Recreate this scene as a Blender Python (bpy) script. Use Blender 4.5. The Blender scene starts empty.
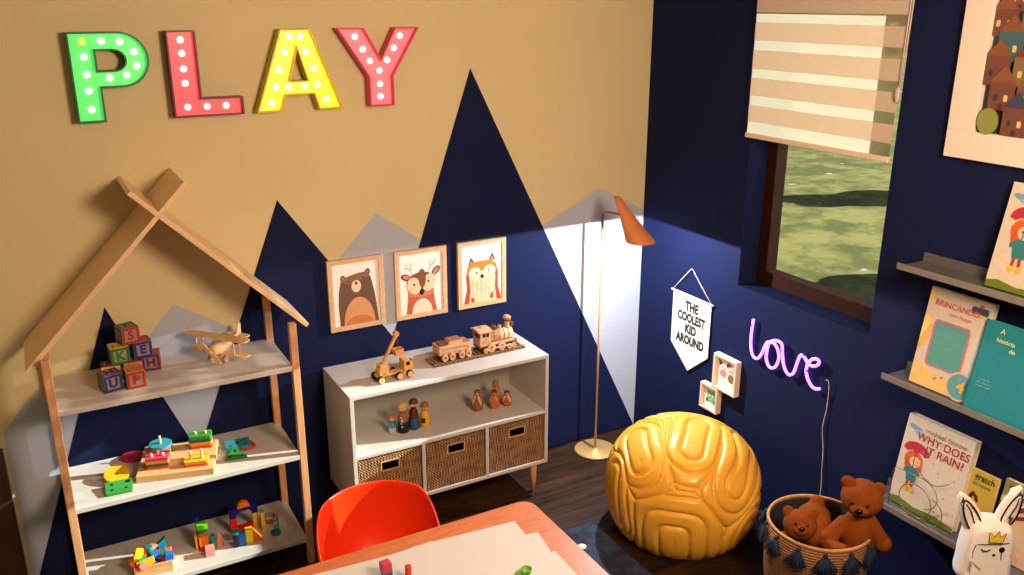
import bpy, bmesh, math, random
from mathutils import Vector, Matrix, noise
random.seed(7)
PI = math.pi
SC = bpy.context.scene
COL = SC.collection
# ---------------- camera, exposure, world, lights ----------------
SC.view_settings.view_transform = 'Standard'
SC.view_settings.look = 'None'
SC.view_settings.exposure = 0.0
SC.view_settings.gamma = 1.0
SC.view_settings.use_curve_mapping = False
cam = bpy.data.cameras.new('camera'); camo = bpy.data.objects.new('camera', cam); COL.objects.link(camo)
cam.sensor_width = 36.0; cam.lens = 875.5 / 1024 * 36
cam.clip_start = 0.05; cam.clip_end = 300
camo.location = (-2.933, -3.784, 2.418)
camo.rotation_euler = (math.radians(90 - 18.155), math.radians(0.0), math.radians(-29.041))
SC.camera = camo

def srgb(c):
    return tuple(((v/255)/12.92 if v/255 <= .04045 else ((v/255+.055)/1.055)**2.4) for v in c)

w = bpy.data.worlds.new('world'); SC.world = w; w.use_nodes = True
nt = w.node_tree; bg = nt.nodes['Background']
sky = nt.nodes.new('ShaderNodeTexSky'); sky.sky_type = 'NISHITA'; sky.sun_disc = False
sky.sun_elevation = math.radians(20); sky.sun_rotation = math.radians(104)
nt.links.new(sky.outputs[0], bg.inputs[0]); bg.inputs[1].default_value = 0.08

def light(name, typ, loc, energy, color, rot=(0, 0, 0), **kw):
    l = bpy.data.lights.new(name, typ); l.energy = energy; l.color = color
    for k, v in kw.items(): setattr(l, k, v)
    o = bpy.data.objects.new(name, l); COL.objects.link(o); o.location = loc; o.rotation_euler = rot
    return o
# low sun outside the window, shining in below the blind onto the shelves
sd = Vector((-1.0, 0.28, -0.428)).normalized()
so = light('sun', 'SUN', (6, -2, 5), 12, (1, .97, .88), angle=.006); so.rotation_euler = sd.to_track_quat('-Z', 'Y').to_euler()
# warm lamp of the room, out of view, tilted towards the back wall
light('room_lamp_light', 'AREA', (-1.35, -3.35, 2.45), 84, (1, .69, .46), rot=(math.radians(66), 0, math.radians(4)), shape='DISK', size=0.75)
# bulb of the floor lamp: it shines out of the level mouth of the shade
flb = light('floor_lamp_bulb', 'POINT', (-0.345, -0.440, 1.2865), 66, (.90, .95, 1.0), shadow_soft_size=0.002)
flb.data.use_nodes = True; _n = flb.data.node_tree; _f = _n.nodes.new('ShaderNodeLightFalloff'); _f.inputs['Strength'].default_value = 1.0
_n.links.new(_f.outputs['Linear'], _n.nodes['Emission'].inputs['Strength'])

# ---------------- materials ----------------
MC = {}
def mat(name, rgb, rough=.55, metal=0.0, var=.06, scale=30, bump=0.0, bscale=200, spec=.4, coat=0.0, emis=None, estr=0.0, stretch=None):
    if name in MC: return MC[name]
    m = bpy.data.materials.new(name); m.use_nodes = True; n = m.node_tree; b = n.nodes['Principled BSDF']
    c = srgb(rgb)
    tc = n.nodes.new('ShaderNodeTexCoord'); mp = n.nodes.new('ShaderNodeMapping')
    n.links.new(tc.outputs['Object'], mp.inputs[0])
    if stretch: mp.inputs['Scale'].default_value = stretch
    nz = n.nodes.new('ShaderNodeTexNoise'); nz.inputs['Scale'].default_value = scale; nz.inputs['Detail'].default_value = 3
    n.links.new(mp.outputs[0], nz.inputs['Vector'])
    cr = n.nodes.new('ShaderNodeValToRGB'); n.links.new(nz.outputs[0], cr.inputs[0])
    cr.color_ramp.elements[0].position = .3; cr.color_ramp.elements[1].position = .7
    cr.color_ramp.elements[0].color = tuple(x*(1-var) for x in c)+(1,)
    cr.color_ramp.elements[1].color = tuple(min(1, x*(1+var)) for x in c)+(1,)
    n.links.new(cr.outputs[0], b.inputs['Base Color'])
    b.inputs['Roughness'].default_value = rough; b.inputs['Metallic'].default_value = metal
    b.inputs['Specular IOR Level'].default_value = spec; b.inputs['Coat Weight'].default_value = coat
    if bump:
        bn = n.nodes.new('ShaderNodeTexNoise'); bn.inputs['Scale'].default_value = bscale
        n.links.new(mp.outputs[0], bn.inputs['Vector'])
        bp = n.nodes.new('ShaderNodeBump'); bp.inputs['Strength'].default_value = bump; bp.inputs['Distance'].default_value = .002
        n.links.new(bn.outputs[0], bp.inputs['Height']); n.links.new(bp.outputs[0], b.inputs['Normal'])
    if emis:
        b.inputs['Emission Color'].default_value = srgb(emis)+(1,); b.inputs['Emission Strength'].default_value = estr
    MC[name] = m; return m
def paint(rgb): return mat('paint_%d_%d_%d' % tuple(rgb), rgb, .5, var=.05, scale=60)
def wood(name, rgb, stretch=(1, 12, 12), var=.16, scale=6, rough=.5): return mat(name, rgb, rough, var=var, scale=scale, stretch=stretch)
M_pine = wood('pine_wood', (222, 176, 118)); M_pinez = wood('pine_upright', (208, 156, 112), (14, 14, 1.2))
M_frame = wood('oak_frame', (214, 176, 134), (5, 5, 5), .08)
M_white = mat('white_lacquer', (202, 198, 194), .4, var=.015)
M_beech = mat('beech_toy', (232, 192, 140), .5, var=.1, scale=18, stretch=(1, 6, 6))
M_maple = mat('maple_train', (214, 172, 134), .55, var=.1, scale=25, stretch=(1, 5, 5))
M_walnut = mat('walnut_toy', (112, 62, 40), .5, var=.12, scale=25)
M_track = mat('track_wood', (138, 104, 66), .6, var=.12)
M_black = mat('black_paint', (14, 13, 14), .5)
M_table = wood('table_beech', (206, 118, 70), (1.2, 9, 9), .14, 9, .42)
M_paper = mat('paper', (214, 208, 200), .8, var=.01)
M_page = mat('book_pages', (222, 214, 196), .85, var=.12, scale=120, stretch=(1, 1, .02))
M_brass = mat('brass', (226, 184, 118), .38, .3, var=.03)
M_copper = mat('copper_lacquer', (222, 140, 88), .42, .15, var=.03)
M_metalgrey = wood('ledge_metal', (92, 94, 98), (1, 1, 1), .04, 8, .45)
M_cloth = mat('linen', (238, 234, 226), .9, var=.03, bump=.3, bscale=600)

# ---------------- geometry helpers ----------------
def T(x, y, z): return Matrix.Translation((x, y, z))
def RX(a): return Matrix.Rotation(a, 4, 'X')
def RY(a): return Matrix.Rotation(a, 4, 'Y')
def RZ(a): return Matrix.Rotation(a, 4, 'Z')
def frm(o, u, v):
    u = Vector(u).normalized(); v = Vector(v).normalized(); n = u.cross(v)
    m = Matrix((u, v, n)).transposed().to_4x4(); m.translation = Vector(o); return m
class MB:
    def __init__(s): s.bm = bmesh.new()
    def _f(s, vs, mi=0, sm=False):
        try:
            f = s.bm.faces.new(vs); f.material_index = mi; f.smooth = sm; return f
        except ValueError: return None
    def box(s, c, d, M=None, mi=0):
        M = M or Matrix(); x, y, z = d[0]/2, d[1]/2, d[2]/2
        v = [s.bm.verts.new(M @ Vector((c[0]+a*x, c[1]+b*y, c[2]+e*z))) for a in (-1, 1) for b in (-1, 1) for e in (-1, 1)]
        for q in ((0, 1, 3, 2), (4, 6, 7, 5), (0, 4, 5, 1), (2, 3, 7, 6), (0, 2, 6, 4), (1, 5, 7, 3)): s._f([v[i] for i in q], mi)
        return s
    def bb(s, a, b, M=None, mi=0):
        return s.box([(a[i]+b[i])/2 for i in range(3)], [abs(b[i]-a[i]) for i in range(3)], M, mi)
    def rings(s, rs, cap=True, mi=0, sm=True, closed=False):
        vs = [[s.bm.verts.new(p) for p in r] for r in rs]; n = len(vs[0])
        R = range(len(vs) if closed else len(vs)-1)
        for i in R:
            a, b = vs[i], vs[(i+1) % len(vs)]
            for j in range(n): s._f([a[j], a[(j+1) % n], b[(j+1) % n], b[j]], mi, sm)
        if cap and not closed:
            s._f(vs[0][::-1], mi); s._f(vs[-1], mi)
        return s
    def cyl(s, p0, p1, r0, r1=None, n=20, mi=0, M=None, sm=True):
        r1 = r0 if r1 is None else r1; p0 = Vector(p0); p1 = Vector(p1)
        if M: p0 = M @ p0; p1 = M @ p1
        d = (p1-p0).normalized(); a = d.orthogonal().normalized(); b = d.cross(a)
        ring = lambda p, r: [p+(a*math.cos(2*PI*i/n)+b*math.sin(2*PI*i/n))*r for i in range(n)]
        return s.rings([ring(p0, r0), ring(p1, r1)], True, mi, sm)
    def lathe(s, prof, M=None, n=28, mi=0, mis=None):
        M = M or Matrix()
        vs = []
        for r, z in prof:
            vs.append([s.bm.verts.new(M @ Vector((max(r, 1e-4)*math.cos(2*PI*i/n), max(r, 1e-4)*math.sin(2*PI*i/n), z))) for i in range(n)])
        for k in range(len(vs)-1):
            for j in range(n): s._f([vs[k][j], vs[k][(j+1) % n], vs[k+1][(j+1) % n], vs[k+1][j]], mis[k] if mis else mi, True)
        s._f(vs[0][::-1], mis[0] if mis else mi); s._f(vs[-1], mis[-1] if mis else mi)
        return s
    def prism(s, poly, z0, z1, M=None, mi=0, mside=None):
        M = M or Matrix()
        a = [s.bm.verts.new(M @ Vector((x, y, z0))) for x, y in poly]; b = [s.bm.verts.new(M @ Vector((x, y, z1))) for x, y in poly]
        fs = [s._f(a[::-1], mi), s._f(b, mi)]
        for i in range(len(a)): s._f([a[i], a[(i+1) % len(a)], b[(i+1) % len(a)], b[i]], mi if mside is None else mside)
        bmesh.ops.triangulate(s.bm, faces=[f for f in fs if f])
        return s
    def poly(s, poly, z, M=None, mi=0):
        M = M or Matrix(); vs = [s.bm.verts.new(M @ Vector((x, y, z))) for x, y in poly]
        from mathutils.geometry import tessellate_polygon
        for t in tessellate_polygon([[Vector((x, y, 0)) for x, y in poly]]): s._f([vs[i] for i in t], mi)
        return s
    def tube(s, pts, r, n=10, mi=0, M=None, closed=False):
        P = [Vector(p) for p in pts]
        if M: P = [M @ p for p in P]
        rs = []; up = None
        for i, p in enumerate(P):
            if closed: t = (P[(i+1) % len(P)]-P[i-1]).normalized()
            else: t = (P[min(i+1, len(P)-1)]-P[max(i-1, 0)]).normalized()
            if up is None: up = t.orthogonal().normalized()
            up = (up-t*up.dot(t)).normalized(); b = t.cross(up)
            rr = r[i] if isinstance(r, (list, tuple)) else r
            rs.append([p+(up*math.cos(2*PI*k/n)+b*math.sin(2*PI*k/n))*rr for k in range(n)])
        return s.rings(rs, True, mi, True, closed)
    def ell(s, c, r, M=None, nu=20, nv=12, mi=0):
        M = M or Matrix(); rr = (r, r, r) if not isinstance(r, (tuple, list)) else r
        rs = []
        for k in range(nv+1):
            t = PI*(k+.0)/nv; t = min(max(t, .02), PI-.02)
            rs.append([M @ Vector((c[0]+rr[0]*math.sin(t)*math.cos(2*PI*i/nu), c[1]+rr[1]*math.sin(t)*math.sin(2*PI*i/nu), c[2]+rr[2]*math.cos(t))) for i in range(nu)])
        return s.rings(rs, True, mi)
def link(name, data, parent=None, M=None):
    o = bpy.data.objects.new(name, data); COL.objects.link(o)
    if parent: o.parent = parent
    if M is not None: o.matrix_local = M
    return o
def obj(name, mb, mats, parent=None, M=None, bevel=0, seg=2, label=None, kind=None):
    bm = mb.bm; bmesh.ops.recalc_face_normals(bm, faces=bm.faces)
    me = bpy.data.meshes.new(name); bm.to_mesh(me); bm.free()
    for m in (mats if isinstance(mats, (list, tuple)) else [mats]): me.materials.append(m)
    o = link(name, me, parent, M)
    if bevel:
        b = o.modifiers.new('bevel', 'BEVEL'); b.width = bevel; b.segments = seg; b.limit_method = 'ANGLE'; b.angle_limit = math.radians(40)
    if label: o['label'] = label
    if kind: o['kind'] = kind
    return o
def tag(o, label, cat, group=None, kind=None):
    o['label'] = label; o['category'] = cat
    if group: o['group'] = group
    if kind: o['kind'] = kind
    return o
def thing(name, label, cat, M=None, group=None):
    o = bpy.data.objects.new(name, None); COL.objects.link(o); o.empty_display_size = .05
    if M is not None: o.matrix_local = M
    return tag(o, label, cat, group)
def copy_tree(o, parent=None):
    c = o.copy(); COL.objects.link(c)
    if parent: c.parent = parent
    for ch in [x for x in bpy.data.objects if x.parent == o and x.name in COL.objects]: copy_tree(ch, c)
    return c
def text_mesh(body, size, ext=.0004, align='CENTER', bold=0.0, sx=1.0, sp=1.0):
    cu = bpy.data.curves.new('lettering', 'FONT'); cu.body = body; cu.size = size; cu.extrude = ext; cu.align_x = align; cu.align_y = 'CENTER'
    cu.offset = bold; cu.resolution_u = 3; cu.space_character = sp
    o = bpy.data.objects.new('tmp', cu); COL.objects.link(o)
    me = bpy.data.meshes.new_from_object(o.evaluated_get(bpy.context.evaluated_depsgraph_get()))
    bpy.data.objects.remove(o); bpy.data.curves.remove(cu)
    if sx != 1.0: me.transform(Matrix.Diagonal((sx, 1, 1, 1)))
    return me
def lettering(body, size, m, parent, M, name='lettering', **kw):
    me = text_mesh(body, size, **kw); me.name = name; me.materials.clear(); me.materials.append(m)
    o = link(name, me, parent, M)
    return o
def circ(cx, cy, rx, ry=None, n=24, a0=0, a1=2*PI, rot=0):
    ry = rx if ry is None else ry; full = abs(a1-a0-2*PI) < 1e-6
    N = n if full else n+1; out = []
    for i in range(N):
        t = a0+(a1-a0)*i/n; x, y = rx*math.cos(t), ry*math.sin(t)
        out.append((cx+x*math.cos(rot)-y*math.sin(rot), cy+x*math.sin(rot)+y*math.cos(rot)))
    return out
def rrect(x0, y0, x1, y1, r, n=5):
    out = []
    for cx, cy, a in ((x1-r, y0+r, -PI/2), (x1-r, y1-r, 0), (x0+r, y1-r, PI/2), (x0+r, y0+r, PI)):
        for i in range(n+1): out.append((cx+r*math.cos(a+PI/2*i/n), cy+r*math.sin(a+PI/2*i/n)))
    return out
def stroke(pts, wd):
    P = [Vector(p) for p in pts]; L = []; R = []
    for i, p in enumerate(P):
        t = (P[min(i+1, len(P)-1)]-P[max(i-1, 0)]).normalized(); n = Vector((-t.y, t.x))*wd/2
        L.append(tuple(p+n)); R.append(tuple(p-n))
    return L+R[::-1]
def smooth_path(pts, k=6):
    P = [Vector(p) for p in pts]; out = []
    for i in range(len(P)-1):
        a, b, c, d = P[max(i-1, 0)], P[i], P[i+1], P[min(i+2, len(P)-1)]
        for j in range(k):
            t = j/k; out.append(.5*((2*b)+(c-a)*t+(2*a-5*b+4*c-d)*t*t+(3*b-3*c+d-a)*t**3))
    out.append(P[-1]); return out
def art(name, shapes, parent, M, step=.00015, flat=paint):
    """printed picture: layered shapes (polygon, colour)"""
    mb = MB(); cols = []; 
    for k, (pl, c) in enumerate(shapes):
        if c not in cols: cols.append(c)
        mb.poly(pl, step*(k+1), None, cols.index(c))
    return obj(name, mb, [flat(c) for c in cols], parent, M)

# ================= THE ROOM =================
XL, YF, ZC, TH = -4.6, -5.2, 2.75, .22
def plank_mat():
    m = bpy.data.materials.new('dark_laminate'); m.use_nodes = True; n = m.node_tree; L = n.links.new; b = n.nodes['Principled BSDF']
    tc = n.nodes.new('ShaderNodeTexCoord')
    br = n.nodes.new('ShaderNodeTexBrick'); br.offset = .37; br.inputs['Scale'].default_value = 1
    br.inputs['Brick Width'].default_value = 1.25; br.inputs['Row Height'].default_value = .145; br.inputs['Mortar Size'].default_value = .0016
    br.inputs['Color1'].default_value = (.2, .2, .2, 1); br.inputs['Color2'].default_value = (.9, .9, .9, 1); br.inputs['Mortar'].default_value = (0, 0, 0, 1)
    L(tc.outputs['Object'], br.inputs['Vector'])
    mp = n.nodes.new('ShaderNodeMapping'); mp.inputs['Scale'].default_value = (1.1, 11, 1); L(tc.outputs['Object'], mp.inputs[0])
    ad = n.nodes.new('ShaderNodeVectorMath'); ad.operation = 'ADD'; L(mp.outputs[0], ad.inputs[0])
    sc = n.nodes.new('ShaderNodeVectorMath'); sc.operation = 'SCALE'; sc.inputs['Scale'].default_value = 7; L(br.outputs['Color'], sc.inputs[0]); L(sc.outputs[0], ad.inputs[1])
    nz = n.nodes.new('ShaderNodeTexNoise'); nz.inputs['Scale'].default_value = 2.4; nz.inputs['Detail'].default_value = 8; nz.inputs['Roughness'].default_value = .65; L(ad.outputs[0], nz.inputs['Vector'])
    cr = n.nodes.new('ShaderNodeValToRGB'); e = cr.color_ramp.elements
    e[0].position = .34; e[0].color = srgb((26, 16, 10))+(1,); e[1].position = .70; e[1].color = srgb((86, 58, 38))+(1,)
    L(nz.outputs[0], cr.inputs[0])
    mx = n.nodes.new('ShaderNodeMix'); mx.data_type = 'RGBA'; mx.blend_type = 'MULTIPLY'; mx.inputs[0].default_value = .75
    L(cr.outputs[0], mx.inputs[6]); L(br.outputs['Color'], mx.inputs[7]); L(mx.outputs[2], b.inputs['Base Color'])
    b.inputs['Roughness'].default_value = .6; b.inputs['Specular IOR Level'].default_value = .2
    bp = n.nodes.new('ShaderNodeBump'); bp.inputs['Strength'].default_value = .25; bp.inputs['Distance'].default_value = .002; L(nz.outputs[0], bp.inputs['Height']); L(bp.outputs[0], b.inputs['Normal'])
    return m
M_tan = mat('tan_wall_paint', (214, 202, 158), .75, var=.03, scale=2.5, spec=.2)
M_navy = mat('navy_wall_paint', (23, 31, 68), .75, var=.03, scale=2.5, spec=.08)
M_grey = mat('grey_wall_paint', (176, 186, 204), .75, var=.02, scale=2.5, spec=.2)
M_cream = mat('cream_paint', (214, 204, 186), .8, var=.02, scale=3)
obj('floor', MB().bb((XL-TH, YF-TH, -.1), (TH, TH, 0)), plank_mat(), kind='structure')
obj('ceiling', MB().bb((XL-TH, YF-TH, ZC), (TH, TH, ZC+.15)), M_cream, kind='structure')
obj('wall_left', MB().bb((XL-TH, YF, 0), (XL, 0, ZC)), M_tan, kind='structure')
obj('wall_front', MB().bb((XL-TH, YF-TH, 0), (TH, YF, ZC)), M_navy, kind='structure')
# back wall with the painted mountain range (x, z on the wall)
mb = MB(); mb.bb((XL-TH, 0, 0), (TH, TH, ZC))
WB = frm((0, 0, 0), (1, 0, 0), (0, 0, 1))
for pl in ([(-3.185, 0), (-3.185, .753), (-3.07, .888), (-2.9, .77), (-2.9, 0)],
           [(-2.80, .84), (-2.485, 1.187), (-2.16, .975), (-2.3, .5), (-2.7, .5)],
           [(-1.93, 1.10), (-1.557, 1.478), (-1.23, 1.246), (-1.4, .7), (-1.7, .7)],
           [(-.70, 1.286), (-.299, 1.47), (0, 1.318), (0, 0), (-.6, 0)]): mb.poly(pl, .0012, WB, 1)
mb.poly([(-3.184, 0), (-2.75, 1.219), (-2.455, .47), (-2.008, 1.588), (-1.50, .852), (-1.057, 2.117), (0, 0)], .0022, WB, 2)
mb.poly([(-3.184, -.0), (-3.184, .004), (0, .004), (0, 0)], .0022, WB, 2)
obj('wall_back', mb, [M_tan, M_grey, M_navy], kind='structure')
# right wall with the window opening
WY0, WY1, WZ0, WZ1 = -1.545, -.77, 1.10, 2.52
mb = MB()
mb.bb((0, YF, 0), (TH, WY0, ZC)); mb.bb((0, WY1, 0), (TH, 0, ZC)); mb.bb((0, WY0, 0), (TH, WY1, WZ0)); mb.bb((0, WY0, WZ1), (TH, WY1, ZC))
obj('wall_right', mb, M_navy, kind='structure')
win = bpy.data.objects.new('window_1', None); COL.objects.link(win); win['kind'] = 'structure'
M_fr = wood('window_wood', (44, 19, 10), (1, 9, 9), .3, 8, .8)
M_fr.node_tree.nodes['Principled BSDF'].inputs['Specular IOR Level'].default_value = .08
mb = MB(); fx0, fx1, fw = .115, .185, .062
for a, b in (((fx0, WY0, WZ0), (fx1, WY1, WZ0+.07)), ((fx0, WY0, WZ1-fw), (fx1, WY1, WZ1)), ((fx0, WY1-fw, WZ0+.07), (fx1, WY1, WZ1-fw)), ((fx0, WY0, WZ0+.07), (fx1, WY0+.02, WZ1-fw))): mb.bb(a, b)
obj('window_frame', mb, M_fr, win, bevel=.003)
gm = bpy.data.materials.new('window_glass'); gm.use_nodes = True; n = gm.node_tree; n.nodes.clear()
o_ = n.nodes.new('ShaderNodeOutputMaterial'); mx = n.nodes.new('ShaderNodeMixShader'); tr = n.nodes.new('ShaderNodeBsdfTransparent'); gl = n.nodes.new('ShaderNodeBsdfGlossy')
tr.inputs[0].default_value = (.86, .9, .88, 1); gl.inputs['Roughness'].default_value = .02; fz = n.nodes.new('ShaderNodeFresnel'); fz.inputs[0].default_value = 1.12
n.links.new(fz.outputs[0], mx.inputs[0]); n.links.new(tr.outputs[0], mx.inputs[1]); n.links.new(gl.outputs[0], mx.inputs[2]); n.links.new(mx.outputs[0], o_.inputs[0])
obj('window_pane', MB().bb((.148, WY0+.015, WZ0+.065), (.152, WY1-fw+.005, WZ1-fw+.005)), gm, win)
# ---- outside ----
def lawn_mat():
    m = bpy.data.materials.new('lawn_grass'); m.use_nodes = True; n = m.node_tree; L = n.links.new; b = n.nodes['Principled BSDF']
    tc = n.nodes.new('ShaderNodeTexCoord')
    a = n.nodes.new('ShaderNodeTexNoise'); a.inputs['Scale'].default_value = 1.7; a.inputs['Detail'].default_value = 5; a.inputs['Roughness'].default_value = .7; L(tc.outputs['Object'], a.inputs['Vector'])
    cr = n.nodes.new('ShaderNodeValToRGB'); e = cr.color_ramp.elements
    e[0].position = .42; e[0].color = srgb((104, 108, 40))+(1,); e[1].position = .60; e[1].color = srgb((170, 158, 84))+(1,)
    L(a.outputs[0], cr.inputs[0])
    v = n.nodes.new('ShaderNodeTexNoise'); v.inputs['Scale'].default_value = 3.3; v.inputs['Detail'].default_value = 1; L(tc.outputs['Object'], v.inputs['Vector'])
    c2 = n.nodes.new('ShaderNodeValToRGB'); c2.color_ramp.elements[0].position = .71; c2.color_ramp.elements[1].position = .77
    L(v.outputs[0], c2.inputs[0])
    mx = n.nodes.new('ShaderNodeMix'); mx.data_type = 'RGBA'; mx.inputs[7].default_value = srgb((230, 232, 205))+(1,)
    L(c2.outputs[0], mx.inputs[0]); L(cr.outputs[0], mx.inputs[6]); L(mx.outputs[2], b.inputs['Base Color']); b.inputs['Roughness'].default_value = .9
    return m
obj('lawn', MB().bb((TH+.02, -12, -.5), (40, 40, -.3)), lawn_mat(), kind='structure')
def tree(x, y, h, r, label):
    t = thing('garden_tree', label, 'tree', T(x, y, -.3)); rnd = random.Random(int(x*10))
    obj('trunk', MB().cyl((0, 0, 0), (0, 0, h), .09, .05, 12), mat('bark', (84, 66, 50), .9, var=.3, scale=20), t)
    mb = MB()
    for k in range(16):
        a = rnd.uniform(0, 2*PI); q = rnd.uniform(0, r*.8); mb.ell((q*math.cos(a), q*math.sin(a), h+rnd.uniform(-.35, .35)*r), (r*.38, r*.38, r*.26), nu=12, nv=8)
    obj('crown', mb, mat('foliage', (66, 92, 40), .9, var=.4, scale=9), t)
tree(11.6, 3.5, 1.75, .7, 'garden tree further from the house, throwing the far shadow on the lawn')
tree(7.3, .75, 1.42, .55, 'garden tree nearer the house, throwing the near shadow on the lawn')

# ================= PLAY marquee letters =================
def inset(poly, d):
    n = len(poly); out = []
    area = sum(poly[i][0]*poly[(i+1) % n][1]-poly[(i+1) % n][0]*poly[i][1] for i in range(n))
    sg = 1 if area > 0 else -1
    for i in range(n):
        p0, p1, p2 = Vector(poly[i-1]), Vector(poly[i]), Vector(poly[(i+1) % n])
        a = (p1-p0).normalized(); b = (p2-p1).normalized()
        na = Vector((-a.y, a.x))*sg; nb = Vector((-b.y, b.x))*sg
        m = (na+nb); m = m.normalized()/max(.35, m.normalized().dot(na)) if m.length > 1e-6 else na
        out.append(tuple(p1+m*d))
    return out
def ring_wall(mb, outer, inner, z0, z1, mi=0):
    """wall between two outlines of equal length"""
    n = len(outer); V = lambda p, z: mb.bm.verts.new((p[0], p[1], z))
    a = [V(p, z0) for p in outer]; b = [V(p, z1) for p in outer]; c = [V(p, z1) for p in inner]; d = [V(p, z0) for p in inner]
    for i in range(n):
        j = (i+1) % n
        for q in ((a, b), (b, c), (c, d), (d, a)): mb._f([q[0][i], q[0][j], q[1][j], q[1][i]], mi)
def marquee(name, outline, hole, bulbs, x0, cshell, cface, cem, label, estr):
    H = .333; Z0 = 1.973
    t = thing(name, label, 'light-up letter', frm((x0, 0, Z0), (1, 0, 0), (0, 0, 1)))
    D = .060
    mb = MB(); ring_wall(mb, outline, inset(outline, .006), .0, D)
    if hole: ring_wall(mb, hole, inset(hole, -.006), .0, D)
    obj('shell', mb, mat(name+'_shell', cshell, .4), t)
    mb = MB(); o2 = inset(outline, .003)
    from mathutils.geometry import tessellate_polygon
    loops = [[Vector((p[0], p[1], 0)) for p in o2]]
    if hole: loops.append([Vector((p[0], p[1], 0)) for p in inset(hole, -.003)])
    allp = [p for l in loops for p in l]; 
    for z in (.006, .034):
        vs = [mb.bm.verts.new((p.x, p.y, z)) for p in allp]
        for tri in tessellate_polygon(loops): mb._f([vs[i] for i in tri])
    obj('face', mb, mat(name+'_face', cface, .35, emis=cem, estr=estr, coat=.3), t)
    mbulb = mat('marquee_bulb', (255, 250, 225), .3, emis=(255, 246, 214), estr=2.2)
    amber = mat('marquee_bulb_amber', (255, 220, 120), .3, emis=(255, 205, 90), estr=1.0)
    for i, (bx, by) in enumerate(bulbs):
        mb = MB(); mb.lathe([(.0128, .034), (.0128, .037), (.011, .044), (.006, .049), (.001, .050)], T(bx, by, 0), 14)
        obj('bulb', mb, amber if (name == 'letter_p' and i == 0) else mbulb, t)
    return t
# P : width .278, stem .10
P_out = [(0, .333)] + [(0, 0), (.098, 0), (.098, .128), (.155, .128)] + [(.175+.103*math.cos(a), .2305+.1025*math.sin(a)) for a in [-PI/2+PI*k/14 for k in range(15)]]
P_hole = [(.092, .192), (.150, .192)] + [(.152+.040*math.cos(a), .2285+.0365*math.sin(a)) for a in [-PI/2+PI*k/8 for k in range(9)]] + [(.092, .265)]
marquee('letter_p', P_out, P_hole, [(.052, .300), (.118, .300), (.182, .296), (.228, .258), (.232, .206), (.192, .172), (.130, .163), (.052, .243), (.052, .178), (.052, .118), (.052, .048)],
        -2.743, (26, 120, 74), (96, 214, 112), (84, 226, 110), 'green light-up letter P with one amber bulb', .75)
marquee('letter_l', [(0, .333), (0, 0), (.272, 0), (.272, .072), (.110, .072), (.110, .333)], None,
        [(.055, .298), (.055, .247), (.055, .187), (.055, .132), (.055, .066-.028), (.130, .037), (.205, .037)],
        -2.395, (110, 18, 52), (232, 84, 94), (240, 72, 84), 'red light-up letter L with a dark red shell', .75)
marquee('letter_a', [(0, 0), (.105, 0), (.128, .066), (.246, .066), (.266, 0), (.372, 0), (.249, .333), (.120, .333)],
        [(.150, .125), (.221, .125), (.187, .250)],
        [(.163, .303), (.210, .303), (.140, .240), (.228, .240), (.112, .170), (.258, .172), (.090, .100), (.146, .098), (.212, .100), (.270, .104), (.068, .036), (.302, .040)],
        -2.072, (212, 190, 20), (236, 220, 50), (248, 228, 48), 'yellow light-up letter A with two rows of bulbs', .8)
marquee('letter_y', [(.133, 0), (.247, 0), (.247, .128), (.375, .333), (.262, .333), (.193, .205), (.120, .333), (0, .333), (.133, .128)], None,
        [(.085, .297), (.118, .244), (.148, .194), (.190, .152), (.190, .094), (.190, .040), (.292, .297), (.262, .246), (.228, .196)],
        -1.71, (214, 60, 100), (240, 118, 126), (244, 96, 108), 'pink light-up letter Y at the right end of the word', .8)

# ================= framed animal prints =================
def frame_print(x0, z0, W, H, label, shapes, group='framed animal prints'):
    t = thing('animal_print', label, 'picture', frm((x0, -.001, z0), (1, 0, 0), (0, 0, 1)), group)
    b, d = .023, .019
    mb = MB(); mb.bb((0, 0, 0), (W, b, d)); mb.bb((0, H-b, 0), (W, H, d)); mb.bb((0, b, 0), (b, H-b, d)); mb.bb((W-b, b, 0), (W, H-b, d))
    obj('frame', mb, M_frame, t, bevel=.001)
    sh = [([(b, b), (W-b, b), (W-b, H-b), (b, H-b)], (240, 234, 226))]
    iw, ih = W-2*b, H-2*b
    for pl, c in shapes: sh.append(([(b+x*iw, b+y*ih) for x, y in pl], c))
    art('print', sh, t, T(0, 0, .013))
    return t
def ear(cx, cy, r, r2): return circ(cx, cy, r, r2, 14)
bearS = [(ear(.22, .77, .055, .05), (84, 58, 44)), (ear(.76, .83, .055, .05), (84, 58, 44)), (ear(.22, .77, .028, .026), (160, 128, 100)), (ear(.76, .83, .028, .026), (160, 128, 100)),
    ([(.12, 0), (.10, .3), (.12, .55), (.17, .72), (.30, .79), (.55, .83), (.74, .84), (.82, .74), (.89, .5), (.93, .25), (.96, 0)], (108, 78, 60)),
    ([(.17, .72), (.30, .79), (.55, .83), (.74, .84), (.80, .76), (.6, .70), (.3, .66)], (132, 98, 74)),
    ([(.24, 0)] + circ(.54, 0, .34, .44, 18, PI, 0), (214, 150, 104)), ([(.28, 0)] + circ(.54, 0, .30, .14, 18, PI, 0), (196, 118, 70)),
    (circ(.50, .62, .105, .10, 18), (228, 202, 172)), (circ(.50, .67, .028, .024, 12), (30, 24, 26)), (circ(.34, .71, .022, .018, 10), (90, 40, 22)), (circ(.66, .75, .022, .018, 10), (90, 40, 22))]
def antl(s, x, y):
    a = [(stroke([(x, y), (x+s*.03, y+.08), (x+s*.11, y+.13), (x+s*.15, y+.20)], .022), (206, 178, 140))]
    a.append((stroke([(x+s*.04, y+.09), (x+s*.02, y+.19)], .016), (206, 178, 140))); a.append((stroke([(x+s*.09, y+.12), (x+s*.19, y+.13)], .016), (206, 178, 140)))
    return a
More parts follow.
